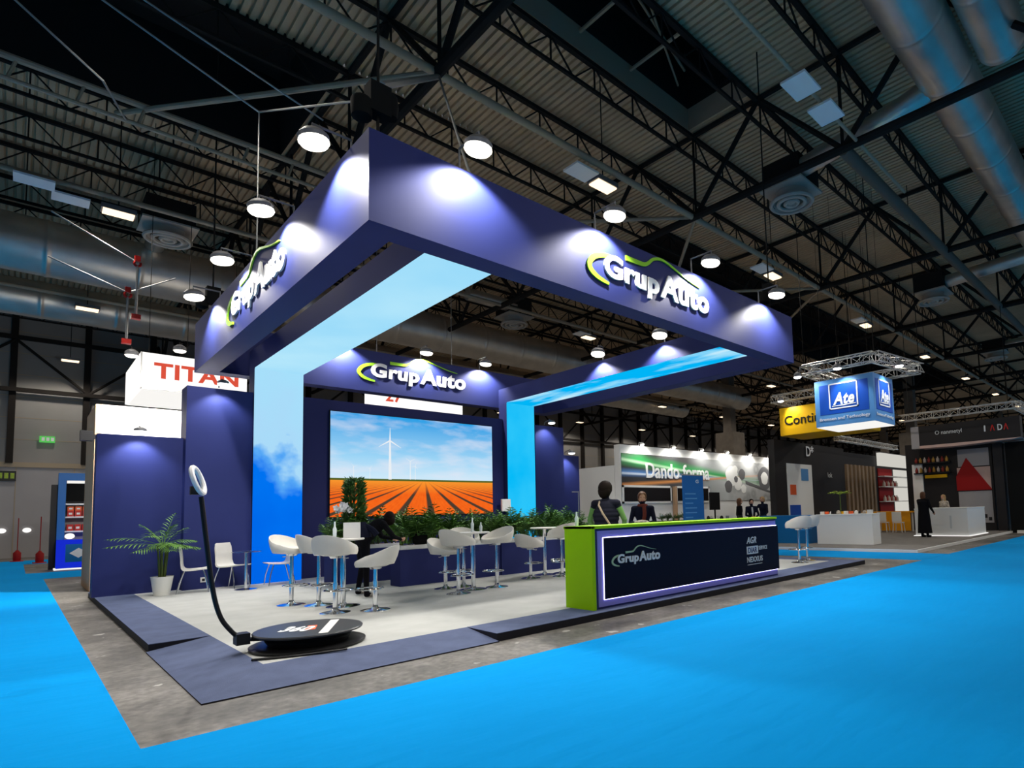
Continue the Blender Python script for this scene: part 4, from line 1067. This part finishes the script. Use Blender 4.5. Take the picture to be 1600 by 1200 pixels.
for i in range(8): plant(15.05+i*.3, 12.4, 1.07, i % 3, .6, 'small bushy plant in the dark low planter behind the bar', 'plants in the low planter behind the bar')
# low dark tables with goods behind the counter's right half
t = thing('goods_table', 'long dark table with small parts behind the right half of the bar', 'table', (17.6, 11.2, 0))
mk('tabletop', B().box(0, 0, 1.0, .6, 1.6, 1.06), 'dark_panel', t); mk('skirt', B().box(.03, .03, 0, .57, 1.57, 1.0), 'dark_panel', t)
def small_goods(x, y, z, s, m, label, group):
    b = B(); k = random.random()
    if k < .5: b.lathe([(s*.8, 0), (s, s*.4), (s*.7, s*1.2), (s*.3, s*1.6)], n=10)
    else: b.box(-s, -s*.7, 0, s, s*.7, s*1.5)
    return tag(mk('display_part', b, m, loc=(x, y, z), rz=random.uniform(0, 3)), label, 'exhibit', group)
for i in range(7): small_goods(17.75+random.uniform(0, .3), 11.3+i*.2, 1.061, .07, ('black', 'white', 'alu')[i % 3], 'small machine part on the dark table behind the bar', 'parts on the dark table')

# ================================================================== RIGHT STAND: cube sign, counters, shelves
t = thing('stand_platform', 'low grey neighbouring stand platform with a white edge at the right', 'platform')
b = B(); b.prism([(18.05, 5.55), (45, 5.55), (45, 14.9), (18.05, 14.9)], 2, .0, .085); mk('edge_board', b, 'white_board', t)
b = B(); b.prism([(18.12, 5.62), (44.9, 5.62), (44.9, 14.8), (18.12, 14.8)], 2, .085, .1); mk('floor_carpet', b, 'grey_floor', t)
def cube_sign(x0, x1, y0, y1, z0, z1, face, edge, label, name='hanging_sign'):
    t = thing(name, label, 'sign', (x0, y0, z0)); dx, dy, h = x1-x0, y1-y0, z1-z0
    b = B(); b.box(0, 0, .02, dx, dy, h); mk('box', b, edge, t)
    b = B(); b.box(.02, .02, 0, dx-.02, dy-.02, .02); mk('underside', b, 'sign_soft' if face != 'yellow' else 'yellow', t)
    if face != edge:
        m_ = .16
        b = B(); b.box(-.008, m_, .40, 0, dy-m_, h-m_); b.box(m_, -.008, .40, dx-m_, 0, h-m_); mk('front_print', b, face, t)
    return t
ate = cube_sign(18.72, 20.45, 6.72, 8.63, 4.0, 5.55, 'ateblue', 'atelight', 'hanging blue cube sign with a white framed script emblem')
for x_, y_ in ((.2, .2), (.2, 1.7), (1.5, .2), (1.5, 1.7)): mk('hanger', B().tube((x_, y_, 1.55), (x_, y_, 8.54), .006, 5), 'steel_dark', ate)
for (O, U, Nn, wv) in (((-.01, 1.91, 0), -Y_, -X_, 1.91), ((0, -.01, 0), X_, -Y_, 1.73)):
    O = Vector(O); cxx = wv*.5; hw = .47
    b = B()
    for (a0, a1, z0, z1) in ((cxx-hw, cxx+hw, 1.36, 1.40), (cxx-hw, cxx+hw, .55, .59), (cxx-hw, cxx-hw+.04, .55, 1.40), (cxx+hw-.04, cxx+hw, .55, 1.40)):
        P = [O+U*u_+Z_*z_+Nn*n_ for n_ in (0, .012) for u_, z_ in ((a0, z0), (a1, z0), (a1, z1), (a0, z1))]
        o = b.add(P)
        for q in ((3, 2, 1, 0), (4, 5, 6, 7), (0, 1, 5, 4), (1, 2, 6, 5), (2, 3, 7, 6), (3, 0, 4, 7)): b.face([o+i for i in q])
    mk('emblem_frame', b, 'white_letter', ate)
    text('sign_letters', 'Ate', 'white_letter', ate, O+U*(cxx-.34)+Z_*.68, U, Z_, Nn, .70, .40, .015, .03, .25)
    mk('emblem_line', ribbon([(cxx-.38, .65), (cxx, .655), (cxx+.4, .67)], [.02, .035, .02], O, U, Z_, Nn, 0, .012), 'white_letter', ate)
    text('sign_letters', 'Bremsen and Technology', 'white_letter', ate, O+U*.14+Z_*.17, U, Z_, Nn, wv-.28, .13, .01, .01)
con = cube_sign(23.44, 25.6, 9.0, 12.45, 4.5, 5.72, 'yellow', 'yellow', 'hanging yellow box sign with black lettering behind the blue cube')
for x_, y_ in ((.15, .2), (.15, 3.3), (1.95, .2)): mk('hanger', B().tube((x_, y_, 1.22), (x_, y_, 8.04), .006, 5), 'steel_dark', con)
text('sign_letters', 'Continental', 'black', con, (-.012, 3.22, .45), -Y_, Z_, -X_, 2.75, .40, .012, .01)
def box_truss(name, label, p, q, w_=.3, cat='truss', m='truss'):
    p, q = Vector(p), Vector(q); d = (q-p).normalized(); s = d.cross(Z_).normalized()*w_/2; u_ = Z_*w_/2; L = (q-p).length; b = B()
    cs = [s+u_, s-u_, -s-u_, -s+u_]
    for c in cs: b.tube(p+c, q+c, .022, 6)
    n = max(2, int(L/w_/1.2))
    for i in range(n):
        a, e = p+d*(L*i/n), p+d*(L*(i+1)/n)
        for k in range(4):
            c0, c1 = cs[k], cs[(k+1) % 4]
            b.tube(a+(c0 if i % 2 else c1), e+(c1 if i % 2 else c0), .01, 4); b.tube(a+c0, a+c1, .01, 4)
    return b
def truss_frame(label, segs, z_hang, hang, m='truss', w_=.3):
    t = thing('rigging_truss', label, 'truss')
    for p, q in segs: mk('truss_segment', box_truss('', '', p, q, w_), m, t)
    for (x, y, z) in hang: mk('chain', B().tube((x, y, z), (x, y, 12.54), .014, 5), 'steel_dark', t)
    return t
truss_frame('square aluminium truss above the blue cube sign', [((18.6, 6.6, 6.0), (18.6, 8.9, 6.0)), ((18.6, 6.6, 6.0), (21.6, 6.2, 6.0)), ((21.6, 6.2, 6.0), (21.6, 8.9, 6.0)), ((18.6, 8.9, 6.0), (21.6, 8.9, 6.0))], 12, [(18.6, 6.6, 6.15), (21.6, 6.2, 6.15), (18.6, 8.9, 6.15)])
truss_frame('aluminium truss above the yellow box sign', [((23.3, 8.9, 6.15), (23.3, 12.6, 6.15)), ((23.3, 12.6, 6.15), (25.7, 12.6, 6.15))], 12, [(23.3, 9.2, 6.3), (23.3, 12.3, 6.3)])
def sign_flood(loc, aim, label, pw=90, arm=(.34, 0)):
    t = thing('sign_spotlight', label, 'spotlight', loc); mk('housing', B().lathe([(.06, .16), (.12, .1), (.13, 0)], n=14), 'flood_body', t); mk('lens', B().lathe([(.125, 0), (.1, -.03), (.03, -.05)], n=14), 'wash_lens', t)
    mk('bracket', B().path([(0, 0, .14), (0, 0, .24), (arm[0], arm[1], .28)], .014, 5), 'flood_body', t)
    A = Vector(aim)-Vector(loc); spot('sign_beam', (0, 0, -.08), A, pw, 90, .6, (.95, .97, 1), t)
sign_flood((18.2, 8.95, 5.72), (18.72, 8.4, 4.9), 'left spotlight under the truss lighting the blue cube sign'); sign_flood((18.2, 7.6, 5.75), (18.72, 7.5, 4.9), 'middle spotlight under the truss lighting the blue cube sign')
sign_flood((19.6, 6.2, 5.78), (19.6, 6.72, 4.9), 'front spotlight under the truss lighting the blue cube sign', 90, (0, .28)); sign_flood((22.95, 12.1, 5.95), (23.44, 11.6, 5.1), 'spotlight lighting the yellow box sign')
def counterbox(name, label, x0, x1, y0, y1, z, m, cat='counter', top=None):
    t = thing(name, label, cat, (x0, y0, .1)); h = z-.1
    mk('body', B().box(0, 0, 0, x1-x0, y1-y0, h-.04), m, t, bevel=.006); mk('countertop', B().box(-.01, -.01, h-.04, x1-x0+.01, y1-y0+.01, h), top or m, t, bevel=.006); return t
counterbox('display_counter', 'white box counter covered with small goods, right of the pair of stools', 19.72, 20.4, 7.38, 9.28, 1.12, 'white_board')
counterbox('display_counter', 'bright blue low counter behind the right end of the bar', 19.75, 20.5, 9.6, 11.5, 1.1, 'bluewall')
t = counterbox('reception_counter', 'white angular reception counter before the black stand wall', 25.6, 28.3, 6.02, 7.9, 1.2, 'white_board')
b = B(); b.box(-.06, -.06, 0, 2.76, 1.94, .03); mk('light_plinth', b, 'sign_soft', t)
b = B(); b.box(-.012, .55, .3, 0, .62, .8); mk('counter_print', b, 'grey_letter', t)
for i in range(13):
    small_goods(19.85+random.uniform(0, .4), 7.5+i*.14, 1.121, random.uniform(.05, .09), ('white', 'yellow', 'cloth_pattern', 'black', 'white', 'orange')[i % 6], 'small product displayed on the white box counter', 'goods on the white counter')
t = thing('potted_plant', 'yellow green plant on a slim stem beyond the pair of stools', 'potted plant', (20.2, 9.0, 1.12)); t.location = (20.9, 8.9, .1)
mk('pot', B().lathe([(.12, 0), (.16, .3), (.14, .3)], n=16), 'pot', t); mk('stem', B().tube((0, 0, .28), (0, 0, 1.75), .02, 6), 'stem', t)
b = B()
for k in range(12): frond(b, (0, 0, 1.7), k*.6, .45, .5+.1*(k % 3), .35, .14, 8, .02)
mk('foliage', b, 'leaf_yellow', t)
# dark back wall along Y = 12.5 with posters, wood slats, lit header and shelves
t = thing('stand_wall', 'long black stand wall with posters behind the white counter', 'wall panel', (22.9, 12.5, .1)); 
mk('board', B().box(0, 0, 0, 7.2, .3, 4.25), 'dark_panel', t)
b = B(); b.box(1.0, -.03, .5, 3.4, 0, 3.25); mk('poster_panel', b, 'white_board', t)
b = B(); b.box(1.2, -.04, 1.85, 1.75, -.03, 2.3); mk('poster', b, 'orange', t); b = B(); b.box(2.3, -.04, 2.5, 3.0, -.03, 3.05); mk('poster', b, 'atelight', t)
b = B(); b.box(1.1, -.04, .5, 2.1, -.03, 1.4); mk('poster', b, 'ateblue', t)
text('sign_letters', 'D*', 'white_letter', t, (2.9, -.03, 3.65), X_, Z_, -Y_, .75, .5, .02, .01)
text('sign_letters', 'lok', 'grey_letter', t, (5.1, -.03, 2.7), X_, Z_, -Y_, .5, .25, .01)
t = thing('slat_wall', 'black panel faced with upright light wooden slats', 'wall panel', (30.1, 12.5, .1)); mk('board', B().box(0, .08, 0, 4.6, .3, 4.1), 'dark_panel', t)
for i in range(8):
    x = .15+i*.52; mk('slat', B().box(x, -.06, .3, x+.24, .08, 3.45), 'slat', t)
t = thing('shelf_unit', 'red and black product shelf under a lit white header', 'shelf', (34.8, 12.5, .1))
mk('header', B().box(.1, -.1, 3.55, 5.4, .1, 4.3), 'glow_shelf', t); mk('back_panel', B().box(0, .1, 0, 5.6, .25, 4.4), 'dark_panel', t)
mk('red_panel', B().box(.1, .06, .8, 2.3, .1, 3.4), 'darkred', t); mk('lit_panel', B().box(2.6, .06, .6, 5.2, .1, 3.4), 'glow_shelf', t)
for z in (1.45, 2.3, 2.9): mk('shelf_board', B().box(.05, -.3, z, 5.3, .06, z+.05), 'white_board', t)
bot = B().lathe([(.07, 0), (.08, .02), (.08, .18), (.03, .24), (.03, .30)], n=10)
bo = {k: mk('bottle', bot, k) for k in ('bottle_red', 'bottle_pale', 'bottle_amber')}
first_b = {k: True for k in bo}
def bottle(k, x, y, z, label, group, s=1):
    if first_b[k]: o = bo[k]; first_b[k] = False
    else: o = bo[k].copy(); COL.objects.link(o)
    o.location = (x, y, z); o.scale = (s, s, s); tag(o, label, 'bottle', group)
for z in (1.6, 2.45):
    for i in range(7): bottle(('bottle_pale', 'bottle_red')[i % 2], 35.1+i*.33, 12.35, z, 'product bottle on the shelves under the lit white header', 'bottles under the lit header', 1.1)
# LADA-like black stand facing -X
t = thing('stand_wall', 'black stand wall with bottle rack under the long black sign', 'wall panel', (31.0, 4.9, .1))
mk('board', B().box(0, 1.25, 0, .3, 4.9, 4.2), 'dark_panel', t); mk('white_post', B().box(-.12, 4.15, 0, 0, 4.6, 3.2), 'white_board', t)
mk('yellow_strip', B().box(-.1, 3.1, 2.5, 0, 4.05, 2.66), 'yellow', t); mk('rack_shelf', B().box(-.25, 2.9, 2.72, 0, 4.5, 2.77), 'dark_panel', t); mk('rack_shelf', B().box(-.25, 2.9, 3.2, 0, 4.5, 3.25), 'dark_panel', t)
for z in (2.88, 3.36):
    for i in range(8): bottle(('bottle_amber', 'bottle_red', 'bottle_pale')[i % 3], 30.85, 7.95+i*.19, z, 'bottle in the rack above the yellow strip', 'bottles above the yellow strip', .85)
t = thing('picture_wall', 'wall panel with a big red triangle over a grey photo print', 'wall panel', (30.9, 4.9, .1))
mk('frame', B().box(0, 1.25, 0, .08, 2.72, 3.95), 'dark_panel', t)
b = B(); b.box(-.02, 1.35, 2.95, 0, 2.6, 3.75); mk('upper_pane', b, 'wall_low', t)
b = B(); b.box(-.02, 1.33, .35, 0, 2.66, 1.8); mk('photo_print', b, 'wall_low', t); b = B(); b.box(-.02, 1.33, 1.85, 0, 2.66, 2.9); mk('rose_print', b, 'pink', t)
b = B(); b.prism([(2.7, 1.84), (1.30, 1.84), (2.25, 3.35), (2.7, 2.5)], 0, -.06, -.022); mk('red_triangle', b, 'darkred', t)
b = B()
for i in range(7): b.box(-.03, 1.4+i*.17, .45+.12*(i % 3), -.02, 1.52+i*.17, .6+.14*(i % 3))
mk('print_marks', b, 'dark_panel', t)
t = thing('stand_pillar', 'thick black pillar at the right edge below the long black sign', 'pillar', (30.9, 4.75, 0)); mk('shaft', B().box(-.2, .95, 0, .6, 1.3, 4.0), 'dark_panel', t); mk('shaft', B().box(-.1, .06, 0, .5, .85, 4.0), 'black_matt', t); mk('foot_light', B().box(-.35, .35, .0, -.15, .6, .12), 'white', t)
t = thing('fascia_sign', 'long black suspended fascia with white and red letters at the right', 'sign', (30.1, 4.86, 4.0))
mk('board', B().box(0, 0, .12, .5, 4.0, 1.05), 'dark_panel', t); mk('end_panel', B().box(0, 4.0, 0, .5, 4.35, 1.05), 'wall_low', t)
b = B(); b.prism([(0, .12), (4.0, .12), (4.0, .0), (2.4, -.02), (.2, .08)], 0, 0, 2.2); mk('underside', b, 'pink', t)
for s_v, y, m_ in (('I', 1.33, 'grey_letter'), ('Λ', 1.10, 'red'), ('D', .82, 'grey_letter'), ('Λ', .60, 'red')): text('sign_letters', s_v, m_, t, (-.012, y, .50), -Y_, Z_, -X_, .06 if s_v == 'I' else .18, .27, .01, .02)
text('sign_letters', 'O nanmetyl', 'grey_letter', t, (-.012, 3.3, .52), -Y_, Z_, -X_, 1.1, .24, .01)
truss_frame('aluminium truss above the long black fascia sign', [((29.9, 4.9, 5.5), (29.9, 9.6, 5.5)), ((29.9, 4.9, 5.5), (33, 4.9, 5.5))], 12, [(29.9, 5.2, 5.65), (29.9, 9.2, 5.65)])
truss_frame('thin aluminium truss above the wood slat wall', [((27.2, 11.6, 4.6), (35.2, 11.6, 4.6))], 12, [(28, 11.6, 4.75), (29.5, 11.6, 4.75)], w_=.22)
# yellow table and chairs
t = thing('meeting_table', 'orange yellow table with white chairs before the product shelf', 'table', (29.3, 9.15, .1)); mk('tabletop', B().box(0, 0, .9, 1.1, 2.6, .96), 'yellow_table', t)
mk('front_panel', B().box(.05, .1, .05, .1, 2.5, .9), 'yellow_table', t)
for y in (.1, 2.45): mk('leg', B().box(.4, y, 0, .5, y+.06, .9), 'white_board', t)
for i, (x, y, l) in enumerate(((28.9, 10.3, 'white chair left of the orange yellow table'), (28.8, 11.1, 'white chair right before the product shelf, at the yellow table'), (28.5, 9.5, 'white chair nearest the woman in black, at the yellow table'))):
    t = thing('meeting_chair', l, 'chair', (x, y, .1), 0); b = B(); b.box(-.2, -.2, .44, .2, .2, .48); mk('seat', b, 'white', t); b = B(); b.box(-.22, -.2, .5, -.18, .2, .95); mk('backrest', b, 'white', t)
    for sx in (-1, 1):
        for sy in (-1, 1): mk('leg', B().tube((.17*sx, .17*sy, .44), (.2*sx, .2*sy, 0), .018, 6), 'white', t)
person('person', 'person in a long black outfit standing at the white angular counter', stand(1.76, ((.12, .26, 1.15), (.36, .2, 1.12)), ((.06, -.27, 1.13), (.2, -.26, .98))), dict(top='cloth_black', trousers='cloth_black'), ('hair_brown', .02), .016, loc=(24.75, 7.3, .1), rz=math.radians(-20), build=1.2, extra=lambda t, V, fr, ac, up3: mk('long_coat', B().loft([[V['pelvis']+Z_*z+fr*r*.8*math.cos(a)+ac*r*math.sin(a) for a in [2*PI*k/20 for k in range(20)]] for r, z in ((.27, -.78), (.25, -.5), (.22, -.1), (.20, .1), (.21, .3), (.235, .42), (.15, .5))]), 'cloth_black', t))
person('person', 'person with long blond hair in a pale top behind the white angular counter', stand(1.66), dict(top='cloth_pattern', trousers='cloth_black'), ('hair_blond', .16), .016, loc=(28.6, 7.6, .1), rz=math.radians(150))

# ================================================================== LEFT BACKGROUND
t = thing('hanging_sign', 'backlit white box sign with red lettering above the left navy walls', 'sign', (2.18, 19.3, 5.0))
mk('box', B().box(0, 0, .02, 2.45, 3.0, .98), 'sign_white', t); mk('underside', B().box(.06, .06, 0, 2.4, 2.94, .02), 'sign_soft', t)
text('sign_letters', 'TITAN', 'red_letter', t, (.28, -.01, .32), X_, Z_, -Y_, 1.95, .42, .02, .03)
b = B(); b.box(0, -.006, 0, .03, 0, .98); b.box(0, -.006, 0, 2.45, 0, .03); mk('frame_edge', b, 'alu', t)
for x_, y_ in ((.2, .3), (2.2, .3)): mk('hanger', B().tube((x_, y_, .98), (x_, y_, 7.54), .008, 5), 'steel_dark', t)
t = thing('hanging_sign', 'backlit white strip sign seen in the gap above the video screen', 'sign', (7.7, 18.0, 4.95)); mk('box', B().box(0, 0, 0, 3.3, .4, .75), 'sign_white', t)
for x_ in (.3, 3.0): mk('hanger', B().tube((x_, .2, .75), (x_, .2, 7.59), .015, 5), 'alu', t)
text('sign_letters', '27', 'red_letter', t, (.5, -.01, .2), X_, Z_, -Y_, .55, .4, .02, .02)
for x, z, l in ((1.95, 5.75, 'left bright spotlight beside the white box sign'), (2.95, 6.05, 'bright spotlight on top of the white box sign')):
    t = thing('sign_spotlight', l, 'spotlight', (x, 18.9, z)); mk('housing', B().lathe([(.06, .16), (.14, .1), (.15, 0)], n=14), 'flood_body', t); mk('lens', B().lathe([(.145, 0), (.11, -.04), (.03, -.06)], n=14), 'flood_lens', t); mk('bracket', B().path([(0, 0, .14), (0, .1, .25), (.25, .5, .2), (.3, .55, 12.54-z if x > 2 else .1)], .008, 5), 'steel_dark', t)
t = thing('booth_wall', 'white booth wall with a brown wood end behind the low navy wall', 'wall panel', (1.2, 17.2, 0)); mk('board', B().box(.08, 0, 0, 4.4, .25, 4.15), 'white_board', t); mk('wood_end', B().box(-.02, -.02, 0, .08, 2.2, 4.15), 'brown', t)
spot('booth_wall_fill', (.9, -1.3, 4.7), (.9, 0, 3.6), 1300, 140, .5, (1, .96, .88), t)  # added fill spot with no fixture, brightens the white booth wall
t = thing('wall_speaker', 'dark grey box speaker fixed on the brown wood end', 'speaker', (1.02, 17.0, 3.3)); mk('case', B().box(-.09, 0, 0, .12, .2, .22), 'black', t); mk('bracket', B().box(.1, .08, .05, .2, .12, .15), 'black', t)
t = thing('shelf_stand', 'blue framed stand with red cartons on its shelves at the far left', 'shelf', (1.0, 27.5, 0))
mk('upright', B().box(0, 0, 0, .2, .3, 3.3), 'blueprint', t); mk('top_beam', B().box(.2, 0, 3.05, 2.4, .3, 3.3), 'blueprint', t); mk('back_panel', B().box(.2, .7, 0, 2.4, .75, 3.05), 'wall_low', t)
mk('dark_header', B().box(.2, .3, 2.35, 2.4, .7, 2.95), 'black_matt', t); mk('light_bar', B().box(.22, .05, 2.95, 2.4, .12, 3.04), 'sign_soft', t)
for z in (1.25, 1.75, 2.2): mk('shelf_board', B().box(.2, .15, z, 2.4, .7, z+.05), 'white_board', t)
mk('side_rack', B().box(-.16, .2, 0, -.0, .6, 2.9), 'dark_panel', t)
for z, h in ((1.30, .22), (1.80, .20), (1.80+.2, .14)):
    for i in range(3):
        b = B(); b.box(0, 0, 0, .17, .3, h); b.k = 1; b.box(.04, -.004, h*.3, .13, 0, h*.65)
        tag(mk('product_carton', b, ['red' if h != .14 else 'orange', 'white'], loc=(1.26+i*.2, 27.7, z+.001)), 'red product carton on the blue framed shelf stand', 'carton', 'red cartons on the blue stand')
t = thing('display_counter', 'glowing blue counter with a white diamond mark at the far left', 'counter', (1.0, 27.0, 0)); mk('body', B().box(0, 0, .05, 1.6, .45, 1.0), 'blue_glow', t); mk('plinth', B().box(-.05, -.05, 0, 1.7, .5, .05), 'sign_soft', t)
mk('front_plate', B().box(.22, -.02, .25, 1.5, 0, .85), 'bluewall', t)
b = B(); b.prism([(.32, .55), (.55, .72), (.78, .55), (.55, .38)], 1, -.03, -.021); b.prism([(.45, .52), (.65, .52), (.65, .58), (.45, .58)], 1, -.035, -.03); mk('diamond_mark', b, ['white_letter'], t)
tag(mk('counter_lamp', B().ell((1.32, 27.2, 1.12), (.13, .1, .10)), 'sign_white'), 'small bright white lamp on the glowing blue counter', 'lamp')
def ext_stand(x, y, label):
    t = thing('extinguisher_stand', label, 'fire extinguisher', (x, y, 0)); mk('cylinder', B().lathe([(.12, .04), (.13, .08), (.13, .38), (.06, .46), (.04, .5)], n=14), 'darkred', t); mk('pole', B().tube((0, .12, 0), (0, .12, 1.9), .016, 6), 'darkred', t); mk('base', B().lathe([(.22, 0), (.22, .04)], n=16), 'red', t)
ext_stand(.1, 36.5, 'red fire extinguisher stand on the far left blue carpet'); ext_stand(.75, 33.6, 'red fire extinguisher stand beside the blue framed stand')
for x, l in ((.42, 'right white oval lamp low on the far left hall wall'), (-.46, 'white oval lamp low on the hall wall at the left picture edge')):
    tag(mk('wall_lamp', B().ell((x, 41.33, 1.35), (.16, .05, .12)), 'sign_white'), l, 'lamp')
def sign(name, x, z, wv, h, m, label, s=None):
    t = thing(name, label, 'sign', (x, 41.28, z)); mk('box', B().box(0, 0, 0, wv, .1, h), m, t)
    b = B(); 
    for k in range(3): b.box(.08+k*wv*.3, -.01, h*.25, .08+k*wv*.3+wv*.2, 0, h*.8)
    mk('pictogram', b, 'white_letter' if m == 'exit' else 'leaf_yellow', t)
sign('exit_sign', .72, 5.8, .58, .32, 'exit', 'small green emergency exit sign on the grey hall wall'); sign('notice_sign', -.75, 3.8, .7, .5, 'black', 'black and green notice sign at the left picture edge')

# ================================================================== RIGGING
def hoist(x, y, z, label):
    t = thing('chain_hoist', label, 'hoist', (x, y, z)); b = B(); b.box(-.13, -.1, 0, .13, .1, .38); b.lathe([(.08, .05), (.1, .2), (.08, .34)], (.16, 0, 0), 12); mk('motor', b, 'black_matt', t)
    mk('chain', B().tube((0, 0, .38), (0, 0, 12.54-z), .018, 5), 'steel_dark', t); mk('hook', B().tube((0, 0, 0), (0, 0, -(z-5.87)), .02, 6), 'steel_dark', t)
    mk('chain_bag', B().lathe([(.05, -.25), (.12, -.2), (.13, .0), (.1, .04)], (-.2, .0, .1), 12), 'black_matt', t); return t
hoist(2.98, 6.75, 6.35, 'black chain hoist above the front corner of the canopy'); hoist(12.4, 6.7, 6.3, 'black chain hoist above the right front canopy corner'); hoist(2.95, 15.2, 6.3, 'black chain hoist above the rear left canopy corner')
def cable(label, pts, r, m='alu', name='rigging_cable'): tag(mk(name, B().path(pts, r, 6), m), label, 'cable')
cable('thick grey bridle pole from the roof node down to the corner hoist', [(5.47, 9.7, 9.9), (3.1, 6.9, 6.9)], .05)
cable('thin bridle cable from the roof node to the front fascia top', [(5.47, 9.7, 9.95), (4.15, 6.5, 5.88)], .022)
cable('long slanted cable across the dark opening, left of two parallel ones', [(.3, 12, 10.3), (.72, 12, 9.99), (3.0, 12, 9.18)], .018)
cable('cable continuing from the hanging joint up to the corner hoist', [(3.0, 12, 9.18), (3.05, 7.0, 6.75)], .016)
cable('short vertical drop cable below the joint of the slanted cable', [(3.0, 12, 9.18), (3.0, 12, 5.88)], .014)
cable('long slanted cable across the dark opening, right of two parallel ones', [(.8, 12, 10.6), (1.25, 12, 10.33), (4.16, 12, 9.57)], .018)
cable('slanted thin cable at the top left picture corner', [(-.6, 12, 9.6), (.76, 12, 8.62), (1.3, 14.7, 9.6)], .018)
cable('bridle cable running down to the upper red chain hook at the left', [(.37, 19.5, 9.25), (2.07, 19.5, 8.43)], .018)
cable('bridle cable left of the lower red chain hook', [(.35, 19.5, 8.09), (1.89, 19.5, 7.56)], .018); cable('bridle cable right of the lower red chain hook', [(1.89, 19.5, 7.56), (2.91, 19.5, 8.22)], .018)
def redhook(x, z, z1, label):
    t = thing('chain_hook', label, 'hook', (x, 19.5, z)); b = B(); b.path([(.07*math.cos(a), 0, .07*math.sin(a)) for a in [PI*.7+i*.42 for i in range(12)]], .03, 6); b.box(-.06, -.05, .06, .06, .05, .2); mk('hook_body', b, 'red', t); mk('chain', B().tube((0, 0, -.05), (0, 0, z1-z), .03, 6), 'alu', t); b = B(); b.box(-.1, -.08, z1-z-.12, .1, .08, z1-z); mk('shackle', b, 'red', t)
redhook(2.07, 8.4, 7.0, 'upper red chain hook below the left ceiling diffuser'); redhook(1.89, 7.5, 6.3, 'lower red chain hook above the white box sign')
